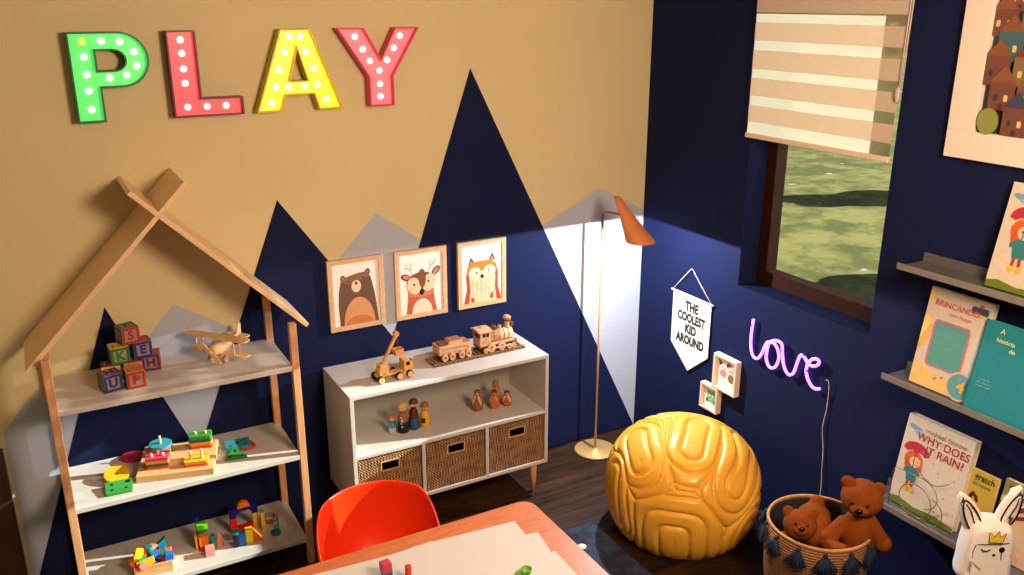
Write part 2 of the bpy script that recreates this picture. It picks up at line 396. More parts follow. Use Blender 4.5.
deerS = antl(-1, .30, .65) + antl(1, .68, .68) + [(circ(.14, .63, .11, .055, 14, rot=-.2), (100, 62, 40)), (circ(.85, .68, .11, .06, 14, rot=.5), (100, 62, 40)),
    (circ(.15, .63, .075, .036, 14, rot=-.2), (206, 120, 112)), (circ(.85, .68, .075, .04, 14, rot=.5), (206, 120, 112)),
    ([(.14, 0), (.18, .2), (.20, .42), (.78, .45), (.80, .2), (.85, .03), (.84, 0)], (190, 96, 64)), ([(.2, .3), (.20, .42), (.78, .45), (.79, .3), (.5, .25)], (206, 118, 92)),
    (circ(.5, .52, .34, .17, 24), (130, 78, 38)), (circ(.33, .47, .17, .135, 20, rot=-.5), (234, 204, 168)), (circ(.68, .50, .17, .135, 20, rot=.6), (234, 204, 168)),
    (circ(.52, .58, .085, .16, 16), (130, 78, 38)), (circ(.50, .35, .055, .05, 14), (20, 16, 18)), (circ(.33, .49, .024, .02, 10), (20, 16, 18)), (circ(.66, .52, .024, .02, 10), (20, 16, 18)),
    ([(.26, 0)] + circ(.5, 0, .24, .24, 16, PI, 0), (234, 216, 184))]
foxS = [([(.16, .66), (.22, .80), (.33, .69)], (40, 30, 40)), ([(.66, .70), (.76, .84), (.84, .70)], (40, 30, 40)), ([(.19, .67), (.23, .75), (.29, .69)], (210, 130, 90)), ([(.70, .71), (.76, .79), (.81, .70)], (210, 130, 90)),
    ([(.04, 0), (.12, .25), (.10, .5), (.14, .64), (.3, .72), (.7, .72), (.84, .66), (.90, .5), (.89, .25), (.98, .02), (.96, 0)], (190, 66, 34)),
    ([(.10, .5), (.14, .64), (.3, .72), (.7, .72), (.84, .66), (.88, .52), (.5, .4)], (226, 128, 44)),
    ([(.17, 0), (.20, .25), (.17, .45), (.5, .55), (.84, .45), (.82, .25), (.86, 0)], (228, 196, 158)),
    (circ(.32, .51, .155, .115, 20), (240, 218, 186)), (circ(.68, .52, .155, .115, 20), (240, 218, 186)), (circ(.5, .45, .045, .035, 12), (50, 30, 34)),
    (circ(.36, .52, .022, .016, 10), (24, 30, 34)), (circ(.66, .54, .022, .016, 10), (24, 30, 34)), (circ(.30, .44, .03, .024, 10), (204, 200, 160)), (circ(.71, .46, .03, .024, 10), (204, 200, 160)),
    ([(.22, .01), (.22, .09), (.30, .09), (.30, .01)], (170, 80, 60)), ([(.70, .04), (.70, .14), (.78, .14), (.78, .04)], (170, 80, 60))] + \
    [(circ(.3+.1*(k % 5), .12+.07*(k//5)+.03*(k % 2), .016, .02, 8), (240, 222, 196)) for k in range(18)]
frame_print(-1.812, .934, .272, .348, 'framed print of a brown bear, leftmost of the three animal prints', bearS)
frame_print(-1.482, .934, .272, .348, 'framed print of a deer with antlers, between the bear and the fox prints', deerS)
frame_print(-1.149, .934, .272, .348, 'framed print of an orange fox, right of the deer print', foxS)

# ================= dark wooden panel at the far left =================
mb = MB()
for k in range(4): mb.bb((-3.86+k*.166, -.030, 0), (-3.698+k*.166, -.001, .69))
o = obj('wood_panel', mb, wood('dark_plank', (58, 38, 28), (12, 12, 1), .3, 5), bevel=.002); tag(o, 'dark brown plank panel at the left end of the mural', 'panel')

# ================= house shelf =================
HX0, HX1, HYF, HYB = -3.0, -2.070, -.392, -.022
hs = thing('house_shelf', 'tall white and wood house shaped shelf with crossed roof boards', 'shelf', T((HX0+HX1)/2, -.2, 0))
hs_off = T(-(HX0+HX1)/2, .2, 0)
ps = .03
for (x, y, zt) in ((HX0-.006, HYF-.001, 1.172), (HX0-.008, HYB-ps, 1.172), (HX1-.028, HYF-.001, 1.152), (HX1-.048, HYB-ps, 1.170)):
    obj('post', MB().bb((x, y, 0), (x+ps, y+ps, zt)), M_pinez, hs, hs_off, bevel=.002)
for z in (.966, .55, .134):
    obj('shelf_board', MB().bb((HX0+.018, HYF, z-.022), (HX1-.026, HYB, z)), M_white, hs, hs_off, bevel=.002)
# roof boards: in the x-z plane, from the eaves up through the crossing
def roof(p0, p1, th, name, dy=0):
    a, b = Vector((p0[0], 0, p0[1])), Vector((p1[0], 0, p1[1])); L = (b-a).length; ang = math.atan2(b.z-a.z, b.x-a.x)
    M = hs_off @ T(p0[0], 0, p0[1]) @ RY(-ang)
    obj(name, MB().bb((0, -.345-dy, -th/2), (L, -.006-dy, th/2)), [wood('roof_board', (236, 202, 162), (2, 2, 2), .05, rough=.34)], hs, M, bevel=.0015)
roof((-3.052, 1.124), (-2.428, 1.764), .018, 'roof_board')
roof((-2.630, 1.748), (-2.007, 1.116), .0184, 'roof_board', .0008)

# ================= white cabinet =================
CX0, CX1, CYF, CYB, CZ0, CZ1 = -1.866, -.848, -.402, -.022, .18, .771
cb = thing('storage_cabinet', 'white low cabinet with an open shelf over three basket bays', 'cabinet', T((CX0+CX1)/2, -.21, 0))
co = T(-(CX0+CX1)/2, .21, 0); tk = .018
def cpart(nm, a, b, m=M_white, bv=.0015): return obj(nm, MB().bb(a, b), m, cb, co, bevel=bv)
cpart('top_panel', (CX0, CYF, CZ1-tk), (CX1, CYB, CZ1)); cpart('bottom_panel', (CX0, CYF, CZ0), (CX1, CYB, CZ0+tk))
cpart('side_panel', (CX0, CYF, CZ0+tk), (CX0+tk, CYB, CZ1-tk)); cpart('side_panel', (CX1-tk, CYF, CZ0+tk), (CX1, CYB, CZ1-tk))
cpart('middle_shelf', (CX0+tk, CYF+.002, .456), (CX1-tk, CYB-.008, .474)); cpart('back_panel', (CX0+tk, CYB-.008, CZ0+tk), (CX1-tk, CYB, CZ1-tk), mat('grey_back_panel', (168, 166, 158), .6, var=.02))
bay = (CX1-CX0-4*tk)/3
for k in (1, 2):
    x = CX0+tk*k+bay*k; cpart('divider', (x, CYF+.002, CZ0+tk), (x+tk, CYB-.008, .456))
for x, y in ((CX0+.07, CYF+.05), (CX1-.055, CYF+.05), (CX0+.07, CYB-.05), (CX1-.055, CYB-.05)):
    obj('leg', MB().cyl((x, y, 0), (x, y, CZ0), .012, .02, 16), wood('leg_wood', (206, 150, 102), (9, 9, 1)), cb, co)
def woven_mat(name, c1, c2, s=90):
    m = bpy.data.materials.new(name); m.use_nodes = True; n = m.node_tree; L = n.links.new; b = n.nodes['Principled BSDF']
    tc = n.nodes.new('ShaderNodeTexCoord'); outs = []
    for ang in (PI/4, -PI/4):
        mp = n.nodes.new('ShaderNodeMapping'); mp.inputs['Rotation'].default_value = (0, ang, 0); L(tc.outputs['Object'], mp.inputs[0])
        wv = n.nodes.new('ShaderNodeTexWave'); wv.bands_direction = 'X'; wv.inputs['Scale'].default_value = s/3; wv.inputs['Distortion'].default_value = .6; L(mp.outputs[0], wv.inputs['Vector']); outs.append(wv.outputs[1])
    wz = n.nodes.new('ShaderNodeTexWave'); wz.bands_direction = 'Z'; wz.wave_profile = 'TRI'; wz.inputs['Scale'].default_value = s/5; L(tc.outputs['Object'], wz.inputs['Vector'])
    gt = n.nodes.new('ShaderNodeMath'); gt.operation = 'GREATER_THAN'; gt.inputs[1].default_value = .5; L(wz.outputs[1], gt.inputs[0])
    mm = n.nodes.new('ShaderNodeMix'); mm.data_type = 'FLOAT'; L(gt.outputs[0], mm.inputs[0]); L(outs[0], mm.inputs[2]); L(outs[1], mm.inputs[3])
    nz = n.nodes.new('ShaderNodeTexNoise'); nz.inputs['Scale'].default_value = 25; L(tc.outputs['Object'], nz.inputs['Vector'])
    ml = n.nodes.new('ShaderNodeMath'); ml.operation = 'MULTIPLY'; L(mm.outputs[0], ml.inputs[0]); L(nz.outputs[0], ml.inputs[1])
    cr = n.nodes.new('ShaderNodeValToRGB'); e = cr.color_ramp.elements; e[0].position = .08; e[0].color = srgb(c1)+(1,); e[1].position = .5; e[1].color = srgb(c2)+(1,)
    L(ml.outputs[0], cr.inputs[0]); L(cr.outputs[0], b.inputs['Base Color']); b.inputs['Roughness'].default_value = .75
    bp = n.nodes.new('ShaderNodeBump'); bp.inputs['Strength'].default_value = .6; bp.inputs['Distance'].default_value = .004; L(mm.outputs[0], bp.inputs['Height']); L(bp.outputs[0], b.inputs['Normal'])
    return m
M_weave = woven_mat('seagrass_weave', (60, 38, 22), (196, 150, 100))
def basket(k, label):
    x0 = CX0+tk*(k+1)+bay*k+.006; W = bay-.012; H = .456-CZ0-tk-.012; z0 = CZ0+tk+.0005; yf = CYF+.008; D = .34; t_ = .012
    t = thing('storage_basket', label, 'basket', T(x0+W/2, yf, z0), 'woven baskets in the cabinet')
    hw, hh, hc = .041, .020, (W/2*0+.004, H*.80)
    mb = MB(); X = W/2
    def fr(a, b): mb.bb((a[0], 0, a[1]), (b[0], t_, b[1]))
    zc = H*.79
    fr((-X, 0), (X, zc-hh)); fr((-X, zc+hh), (X, H)); fr((-X, zc-hh), (-hw, zc+hh)); fr((hw, zc-hh), (X, zc+hh))
    mb.bb((-X, t_, 0), (-X+t_, D, H)); mb.bb((X-t_, t_, 0), (X, D, H)); mb.bb((-X+t_, D-t_, 0), (X-t_, D, H)); mb.bb((-X+t_, t_, 0), (X-t_, D-t_, t_))
    obj('body', mb, M_weave, t)
    mb = MB(); e = .005
    for a, b in (((-hw-e, zc-hh-e), (hw+e, zc-hh)), ((-hw-e, zc+hh), (hw+e, zc+hh+e)), ((-hw-e, zc-hh), (-hw, zc+hh)), ((hw, zc-hh), (hw+e, zc+hh))): mb.bb((a[0], -.003, a[1]), (b[0], t_, b[1]))
    obj('handle_rim', mb, mat('rattan_rim', (206, 166, 116), .6), t)
basket(0, 'woven basket in the left bay of the white cabinet, behind the orange chair')
basket(1, 'woven basket in the middle bay of the white cabinet')
basket(2, 'woven basket in the right bay of the white cabinet, above the wooden leg')

# ================= floor lamp =================
fl = thing('floor_lamp', 'brass floor lamp with tilted copper shade in the corner', 'lamp', T(-.378, -.150, 0))
obj('base', MB().lathe([(.112, 0), (.116, .003), (.116, .010), (.112, .013), (.012, .013), (.010, .017)], None, 48), M_brass, fl)
obj('pole', MB().cyl((0, 0, .012), (0, 0, 1.31), .0062, n=12), M_brass, fl)
ap = smooth_path([(0, 0, 1.30), (0, 0, 1.352), (.002, -.012, 1.378), (.004, -.05, 1.386), (.000, -.16, 1.398)], 5)
obj('arm', MB().tube(ap, .0075, 10), mat('dark_brass', (150, 100, 52), .35, .8), fl)
mb = MB(); rs = []; inn = []
for k in range(13):
    t_ = k/12; c = Vector((-.016, -.150, 1.480)).lerp(Vector((.030, -.288, 1.286)), t_)
    r = .022+(.075-.022)*(t_**1.1); tilt = (1-t_)*.55 if k < 12 else 0
    ring = []; ring2 = []
    for i in range(32):
        a = 2*PI*i/32; v = RX(tilt) @ Vector((math.cos(a), math.sin(a), 0))
        ring.append(c+v*r); ring2.append(c+v*(r-.0022)-Vector((0, 0, .0 if k else .004)))
    rs.append(ring); inn.append(ring2)
mb.rings(rs+inn[::-1], cap=False); 
mb._f([mb.bm.verts.new(p) for p in rs[0]]); mb._f([mb.bm.verts.new(p) for p in inn[0]])
obj('shade', mb, M_copper, fl)

# ================= bean bag pouf =================
def pouf():
    import numpy as np
    t = thing('bean_bag', 'round yellow leather pouf with puffy maze-like quilting', 'pouf', T(-.448, -.972, 0))
    A, H = .342, .525
    nu, nv = 420, 200
    us = np.linspace(0, 2*np.pi, nu, endpoint=False); ts = np.linspace(.0, 1, nv)
    def base(th, tt):
        ph = tt*np.pi; s = np.sin(ph); c = np.cos(ph)
        ex = np.where(c < 0, .42, .80); rr = A*np.abs(s)**ex; z = .252+.272*np.sign(c)*np.abs(c)**.92
        z = np.maximum(z, .012)
        return np.stack([rr*np.cos(th), rr*np.sin(th), z], -1)
    TH_, TT = np.meshgrid(us, ts); P = base(TH_, TT)
    # quilting: nested loops round seed strips; loops of neighbouring strips meet in seams
    f = math.atan2(-2.83, -2.51)      # direction of the viewer from the pouf
    def sp(az, el):  # az relative to viewer (deg, + = viewer's right), el height deg
        a = f+math.radians(az); e = math.radians(el); v = np.array([math.cos(a)*math.cos(e)*A, math.sin(a)*math.cos(e)*A, .245+math.sin(e)*.26]); return v
    segs = [((-.215, -.228, -.25), (-.240, -.240, -.085)), ((.02, -.310, .120), (.225, -.119, .195)), ((-.087, -.148, .243), (.07, -.006, .268)),
            ((-.27, -.037, .183), (-.19, .107, .215)), ((-.361, .046, -.10), (-.335, .09, .09)), ((.36, .05, -.20), (.34, .08, .02)), ((.13, -.33, -.22), (.13, -.33, -.12)),
            ((.05, .2, .22), (.22, .1, .21)), ((-.1, .33, -.2), (-.12, .33, .05)), ((.2, .3, -.2), (.18, .3, .0))]
    segs = [tuple(np.array([q[0], q[1], q[2]+.25]) for q in sg_) for sg_ in segs]
    D = []
    for a, b in segs:
        ab = b-a; tt = np.clip(((P-a)@ab)/(ab@ab), 0, 1)
        q = a+tt[..., None]*ab; dv = P-q
        if not D:
            tx = np.array([-math.sin(f), math.cos(f), 0]); hx = dv@tx; rx = dv@np.array([math.cos(f), math.sin(f), 0]); D.append((np.abs(hx*.92)**3.2+np.abs(dv[..., 2])**3.2+np.abs(rx)**3.2)**(1/3.2))
        else: D.append(np.sqrt((dv**2).sum(-1)))
    D[0] *= .88
    D = np.stack(D); D.sort(axis=0); d1, d2 = D[0], D[1]
    wv = .058; u = (d1+.006)/wv; fr = u-np.floor(u)
    g = np.minimum(fr, 1-fr)*wv; edge = (d2-d1)*.5
    g = np.minimum(g, np.maximum(edge, 0)+0.0)
    h = .022*np.sqrt(np.clip(1-(1-np.minimum(1, g/.020))**2, 0, 1))
    # smooth normals of the base surface
    C = P-np.array([0, 0, .24]); nrm = C/np.array([A, A, .27])**2; nrm /= np.linalg.norm(nrm, axis=-1, keepdims=True)
    P2 = P+nrm*h[..., None]; P2[..., 2] = np.maximum(P2[..., 2], .0)
    me = bpy.data.meshes.new('cushion')
    vs = P2.reshape(-1, 3).tolist(); fs = []
    for i in range(nv-1):
        for j in range(nu): fs.append((i*nu+j, (i+1)*nu+j, (i+1)*nu+(j+1) % nu, i*nu+(j+1) % nu))
    me.from_pydata(vs, [], fs); me.materials.append(mat('yellow_leather', (240, 180, 56), .40, var=.04, scale=8, coat=.15, spec=.5))
    for p in me.polygons: p.use_smooth = True
    link('cushion', me, t)
pouf()

# ================= orange chair =================
ch = thing('tub_chair', 'small orange plastic tub chair tucked against the table', 'chair', T(-1.985, -1.070, .0108) @ RZ(math.radians(-4)) @ Matrix.Diagonal((1.05, 1, .955, 1)))
mb = MB(); N = 48; rs = []
def rim(th):   # th: 0 = back (+y); +-pi = front
    a = abs(th); k = 1 if a < .9 else max(0, 1-(a-.9)/1.25)
    k = k*k*(3-2*k)
    return .375+.235*k+.02*math.cos(a)*(a < 1.2)
prof = 14
for j in range(prof+1):
    s = j/prof; ring = []
    for i in range(N):
        th = 2*PI*i/N-PI; zt = rim(th); zs = .335
        r0 = .155; r1 = .212+.012*math.cos(th)
        if s < .35:
            q = s/.35; r = r0*q; z = zs-.012*(1-q*q)
        else:
            q = (s-.35)/.65; r = r0+(r1-r0)*(1-(1-q)**1.9); z = zs+(zt-zs)*(q**1.35)
        r = max(r, .001)
        ring.append(Vector((math.sin(th)*r*1.02, math.cos(th)*r, z)))
    rs.append(ring)
mb.rings(rs, cap=False); mb._f([mb.bm.verts.new(p) for p in rs[0]])
bmesh.ops.remove_doubles(mb.bm, verts=mb.bm.verts, dist=.0015)
o = obj('shell', mb, mat('orange_plastic', (232, 50, 8), .38, var=.01, coat=.1), ch)
m_ = o.modifiers.new('thick', 'SOLIDIFY'); m_.thickness = .012; m_.offset = 1
m_ = o.modifiers.new('sub', 'SUBSURF'); m_.levels = 1; m_.render_levels = 2
for a in (45, 135, 225, 315):
    a = math.radians(a); obj('leg', MB().cyl((.16*math.cos(a), .16*math.sin(a), 0), (.09*math.cos(a), .09*math.sin(a), .318), .009, .014, 14), M_pinez, ch)

# ================= table =================
tb = thing('play_table', 'light orange wood table with rounded corner covered with paper', 'table', T(-2.1, -1.62, .0108))
obj('tabletop', MB().prism(rrect(-.72, -.50, .692, .446, .055, 8), .5142, .5392), M_table, tb, bevel=.003)
for x in (-.62, .60):
    for y in (-.42, .36): obj('leg', MB().cyl((x, y, 0), (x*.98, y*.98, .5142), .015, .024, 16), M_pinez, tb)
sheets = [((-1.533, -1.283), (-1.777, -1.262), .40, .29), ((-1.493, -1.389), (-1.9, -1.32), .42, .30), ((-1.857, -1.251), (-2.2, -1.262), .42, .297), ((-1.95, -1.262), (-2.3, -1.235), .42, .297), ((-1.50, -1.52), (-1.9, -1.50), .42, .297)]
slab = ['white sheet of paper with its corner nearest the rounded table corner', 'white sheet of paper sticking out furthest to the right on the table', 'white sheet of paper whose back corner steps up in the middle', 'white sheet of paper furthest left on the table behind the pink cube', 'white sheet of paper at the near right side of the table']
for k, (c, d, lw, lh) in enumerate(sheets):
    u = (Vector(c)-Vector(d)).normalized()
    M = T(c[0], c[1], .5503+.0005*k) @ RZ(math.atan2(u.y, u.x))
    o = obj('paper_sheet', MB().bb((-lw, -lh, 0), (0, 0, .0004)), M_paper, None, M); tag(o, slab[k], 'paper', 'paper sheets on the table')
o = obj('toy_block', MB().prism(circ(0, 0, .021, n=6), 0, .034), paint((30, 104, 110)), None, T(-2.082, -1.380, .5527), bevel=.002); tag(o, 'teal six-sided toy block on the table under a pink cube', 'block')
o = obj('toy_block', MB().bb((-.017, -.017, 0), (.017, .017, .034)), paint((196, 62, 92)), None, T(-2.086, -1.380, .587) @ RZ(.05), bevel=.002); tag(o, 'pink toy cube on top of the teal block on the table', 'block')
o = obj('toy_peg', MB().cyl((0, 0, 0), (0, 0, .055), .011, n=18), paint((214, 58, 30)), None, T(-2.020, -1.418, .5527), bevel=.002); tag(o, 'upright red wooden peg on the table', 'peg')
o = obj('toy_disc', MB().cyl((0, 0, 0), (0, 0, .016), .021, n=24), paint((40, 120, 62)), None, T(-2.055, -1.430, .5527), bevel=.002); tag(o, 'dark green round toy beside the red peg', 'toy')
pt = thing('paint_pots', 'tray with green paint pots at the front edge of the photo', 'paint set', T(-1.665, -1.605, .5532))
obj('tray', MB().bb((-.06, -.04, 0), (.045, .03, .006)), paint((206, 200, 190)), pt, bevel=.002)
for x, y, c in ((-.03, -.005, (88, 150, 30)), (.005, .012, (106, 176, 36))):
    p = obj('pot', MB().lathe([(.013, .006), (.017, .024), (.019, .024), (.019, .028), (.016, .028), (.015, .022), (.001, .022)], T(x, y, 0), 20), paint(c), pt)

# ================= rug =================
def rug_mat():
    m = bpy.data.materials.new('rug_blue'); m.use_nodes = True; n = m.node_tree; L = n.links.new; b = n.nodes['Principled BSDF']
    tc = n.nodes.new('ShaderNodeTexCoord')
    a = n.nodes.new('ShaderNodeTexNoise'); a.inputs['Scale'].default_value = 7; a.inputs['Detail'].default_value = 9; a.inputs['Roughness'].default_value = .75; L(tc.outputs['Object'], a.inputs['Vector'])
    cr = n.nodes.new('ShaderNodeValToRGB'); e = cr.color_ramp.elements
    e[0].position = .38; e[0].color = srgb((14, 19, 32))+(1,); e[1].position = .75; e[1].color = srgb((66, 84, 120))+(1,)
    L(a.outputs[0], cr.inputs[0]); L(cr.outputs[0], b.inputs['Base Color']); b.inputs['Roughness'].default_value = .9
    bp = n.nodes.new('ShaderNodeBump'); bp.inputs['Strength'].default_value = .5; bp.inputs['Distance'].default_value = .003; L(a.outputs[0], bp.inputs['Height']); L(bp.outputs[0], b.inputs['Normal'])
    return m
mb = MB(); mb.bb((-2.3, -2.7, .0005), (-.802, -.745, .010))
for x, y, r in ((-.956, -.893, .021), (-1.42, -1.0, .02), (-1.15, -1.9, .022), (-1.9, -1.2, .02)): mb.poly(circ(x, y, r, n=20), .0104, None, 1)
o = obj('rug', mb, [rug_mat(), paint((226, 222, 212))]); tag(o, 'dark blue mottled rug with a white dot under the table', 'rug')

# ================= shelf 1 : alphabet blocks =================
BS = .070
BC = dict(r=(176, 34, 30), b=(34, 40, 140), g=(28, 110, 46), y=(216, 190, 40), o=(216, 120, 36), p=(98, 34, 92))
M_bface = mat('block_face', (150, 132, 108), .6, var=.1, scale=50)
M_bwood = mat('block_core', (150, 130, 104), .6, var=.1)
def ablock(x, y, z, rot, front, left, top, label):
    t = thing('alphabet_block', label, 'block', T(x, y, z) @ RZ(math.radians(rot)), 'alphabet blocks')
    h = BS/2
    obj('cube', MB().bb((-h, -h, 0), (h, h, BS)), M_bface, t, bevel=.002)
    faces = {'f': frm((0, -h, h), (1, 0, 0), (0, 0, 1)), 'l': frm((-h, 0, h), (0, -1, 0), (0, 0, 1)), 't': frm((0, 0, BS), (1, 0, 0), (0, 1, 0)), 'r': frm((h, 0, h), (0, 1, 0), (0, 0, 1)), 'b': frm((0, h, h), (-1, 0, 0), (0, 0, 1))}
    for key, spec in (('f', front), ('l', left), ('t', top), ('r', left), ('b', front)):
        ltr, cf, cl = spec; mb = MB(); e = h-.0014; i_ = h-.011
        ring_wall(mb, [(-e, -e), (e, -e), (e, e), (-e, e)], [(-i_, -i_), (i_, -i_), (i_, i_), (-i_, i_)], -.0005, .0012)
        fo = obj('face_border', mb, paint(BC[cf]), t, faces[key])
        lettering(ltr, .050, paint(BC[cl]), fo, T(0, 0, .0), name='letter', ext=.0012, bold=.0022)
Z1 = .9662
ablock(-2.782, -.266, Z1, 14, ('U', 'b', 'b'), ('E', 'g', 'g'), ('M', 'p', 'p'), 'alphabet block with a blue U, leftmost in the bottom row of the pile')
ablock(-2.694, -.276, Z1, 4, ('P', 'r', 'r'), ('A', 'g', 'g'), ('C', 'o', 'o'), 'alphabet block with a red P at the front of the pile')
ablock(-2.768, -.172, Z1, -4, ('T', 'y', 'p'), ('B', 'p', 'p'), ('N', 'p', 'p'), 'alphabet block with a yellow T border behind the blue U block')
ablock(-2.690, -.168, Z1, 2, ('C', 'o', 'o'), ('L', 'b', 'b'), ('D', 'p', 'p'), 'orange letter C alphabet block in the back row of the pile')
ablock(-2.612, -.120, Z1, -8, ('H', 'p', 'p'), ('R', 'r', 'r'), ('G', 'r', 'r'), 'purple letter H alphabet block, rightmost of the bottom row')
ablock(-2.732, -.172, Z1+BS+.0008, 4, ('K', 'g', 'g'), ('O', 'b', 'b'), ('R', 'y', 'y'), 'green letter K alphabet block in the middle row of the pile')
ablock(-2.645, -.142, Z1+BS+.0008, 6, ('E', 'b', 'b'), ('W', 'g', 'g'), ('V', 'r', 'r'), 'blue letter E alphabet block in the middle row of the pile')
ablock(-2.690, -.152, Z1+2*BS+.0016, 16, ('S', 'r', 'r'), ('J', 'b', 'b'), ('F', 'g', 'g'), 'red letter S alphabet block on top of the pile')

# ================= toy biplane =================
bp_ = thing('toy_biplane', 'plain wooden toy biplane on the top shelf', 'toy airplane', T(-2.330, -.168, Z1) @ RZ(math.radians(40)) @ Matrix.Scale(1.12, 4))
# local: nose towards -x ; wings along y
mb = MB(); rs = []
for x, r in ((-.066, .014), (-.060, .020), (-.03, .024), (.01, .022), (.05, .015), (.10, .007)):
    rs.append([Vector((x, r*math.cos(a), .052+r*1.0*math.sin(a)+max(0, x)*.12)) for a in [2*PI*i/16 for i in range(16)]])
mb.rings(rs); obj('fuselage', mb, M_beech, bp_)
def wing(z, xo, sp, c): 
    return MB().prism(rrect(-c/2+xo, -sp/2, c/2+xo, sp/2, c*.42, 5), z, z+.006)
obj('upper_wing', wing(.098, -.028, .285, .045), M_beech, bp_, bevel=.0015); obj('lower_wing', wing(.036, -.022, .27, .045), M_beech, bp_, bevel=.0015)
for y in (-.085, .085):
    for x in (-.042, -.010): obj('strut', MB().cyl((x, y, .040), (x, y, .099), .003, n=10), M_beech, bp_)
obj('tail_plane', MB().prism(rrect(.078, -.05, .108, .05, .012, 4), .062, .067), M_beech, bp_)
obj('tail_fin', MB().prism([(.078, .064), (.11, .066), (.112, .108), (.100, .110)], -.002, .002, frm((0, 0, 0), (1, 0, 0), (0, 0, 1))), M_beech, bp_)
mb = MB(); mb.cyl((-.078, 0, .052), (-.064, 0, .052), .006, .009, 12)
Mp = T(-.073, 0, .052) @ RX(math.radians(40)); mb.prism(circ(0, .028, .009, .030, 14), -.002, .002, Mp @ RY(PI/2)); mb.prism(circ(0, -.028, .009, .030, 14), -.002, .002, Mp @ RY(PI/2))
obj('propeller', mb, M_beech, bp_)
for y in (-.034, .034):
    g = obj('wheel', MB().cyl((-.03, y-.005, .0145), (-.03, y+.005, .0145), .0142, n=20), mat('wheel_wood', (176, 136, 90), .5), bp_, bevel=.002)
obj('axle', MB().cyl((-.03, -.03, .0145), (-.03, .03, .0145), .0025, n=8).cyl((-.03, -.018, .0145), (-.028, -.010, .036), .003, n=8).cyl((-.03, .018, .0145), (-.028, .010, .036), .003, n=8), M_beech, bp_)

# ================= shelf 2 : peg sorter =================
Z2 = .5502
def flat(nm, poly, z0, h, c, x, y, rot, label, cat='toy piece', holes=(), grp=None, tilt=None):
    M = T(x, y, z0) @ RZ(math.radians(rot))
    if tilt is not None: M = M @ tilt
    mb = MB(); mb.prism(poly, 0, h)
    for hx, hy, hr in holes: mb.poly(circ(hx, hy, hr, n=14), h+.0003, None, 1)
    o = obj(nm, mb, [paint(c), M_black] if holes else paint(c), None, M, bevel=.0012); return tag(o, label, cat, grp)
BRD = math.radians(-15)
ps_ = thing('peg_board', 'natural wood peg board with four groups of pegs', 'peg board', T(-2.566, -.212, Z2) @ RZ(BRD))
obj('board', MB().bb((-.152, -.132, 0), (.152, .132, .030)), M_pine, ps_, bevel=.003)
def onb(x, y, z): return T(-2.566, -.212, Z2) @ RZ(BRD) @ T(x, y, z)
pegs = [(-.093, -.066), (-.048, -.066), (-.071, -.040), (-.077, .072), (.060, -.080), (.104, -.080), (.066, .082), (.108, .082)]
pegh = [.062, .062, .062, .072, .062, .068, .070, .070]
for (x, y), hh in zip(pegs, pegh): obj('peg', MB().cyl((x, y, .030), (x, y, .030+hh), .0055, n=12), M_beech, ps_, bevel=.001)
RC = {'red': (216, 52, 40), 'green': (50, 150, 60), 'dark green': (26, 96, 74), 'yellow': (232, 176, 40), 'orange': (226, 150, 40), 'pink': (206, 60, 104), 'blue': (52, 140, 156), 'coral': (224, 84, 70)}
def frame_piece(mb, poly, holes_, h):
    from mathutils.geometry import tessellate_polygon
    loops = [[Vector((p[0], p[1], 0)) for p in poly]]+[[Vector((p[0], p[1], 0)) for p in q] for q in holes_]
    al = [p for l in loops for p in l]; tri = tessellate_polygon(loops)
    A = [mb.bm.verts.new((p.x, p.y, 0)) for p in al]; B_ = [mb.bm.verts.new((p.x, p.y, h)) for p in al]
    for t_ in tri: mb._f([A[i] for i in t_]); mb._f([B_[i] for i in t_])
    k = 0
    for l in loops:
        n = len(l)
        for i in range(n): mb._f([A[k+i], A[k+(i+1) % n], B_[k+(i+1) % n], B_[k+i]])
        k += n
def stack(cx, cy, cols, shape, pegsloc, where, h=.0125):
    for k, c in enumerate(cols):
        mb = MB()
        hl = [circ(px-cx, py-cy, .0068, n=12) for px, py in pegsloc]
        frame_piece(mb, shape, hl, h)
        o = obj('stacking_piece', mb, paint(RC[c]), None, onb(cx, cy, .0302+k*(h+.0002)), bevel=.001)
        pos = 'bottom' if k == 0 else ('top' if k == len(cols)-1 else 'between the others')
        tag(o, '%s wooden piece on %s, %s of its stack' % (c, where, pos), 'toy piece', 'stacked peg board pieces')
stack(-.071, -.060, ['red', 'dark green', 'orange', 'pink'], rrect(-.046, -.030, .046, .034, .006), pegs[0:3], 'the near left pegs')
stack(-.077, .072, ['green', 'coral', 'blue'], circ(0, 0, .047, n=36), [pegs[3]], 'the far left peg')
stack(.082, -.078, ['coral', 'yellow'], rrect(-.048, -.028, .048, .034, .008), pegs[4:6], 'the near right pegs')
stack(.087, .080, ['red', 'orange', 'dark green', 'green'], rrect(-.046, -.028, .046, .03, .008), pegs[6:8], 'the far right pegs', .0145)
flat('toy_disc', circ(0, 0, .047, n=36), Z2, .010, (176, 44, 72), -2.734, -.066, 0, 'flat pink wooden disc lying left of the peg board', holes=[(0, 0, .004)])
flat('toy_disc', circ(0, 0, .048, n=36), Z2+.0185, .012, (232, 178, 30), -2.810, -.228, 0, 'yellow wooden disc propped up near the left post', holes=[(0, 0, .005)], tilt=RX(math.radians(18)))
flat('toy_plate', rrect(-.05, -.04, .05, .04, .006), Z2+.006, .012, (56, 150, 66), -2.812, -.318, -4, 'green wooden plate with four holes, nearest the left post', holes=[(-.026, .018, .006), (.034, .022, .010), (-.026, -.018, .006), (.026, -.018, .006)], tilt=RX(math.radians(8)))
flat('toy_plate', rrect(-.042, -.030, .042, .03, .006), Z2, .012, (196, 52, 40), -2.290, -.210, 12, 'red wooden plate under the blue plate right of the peg board')
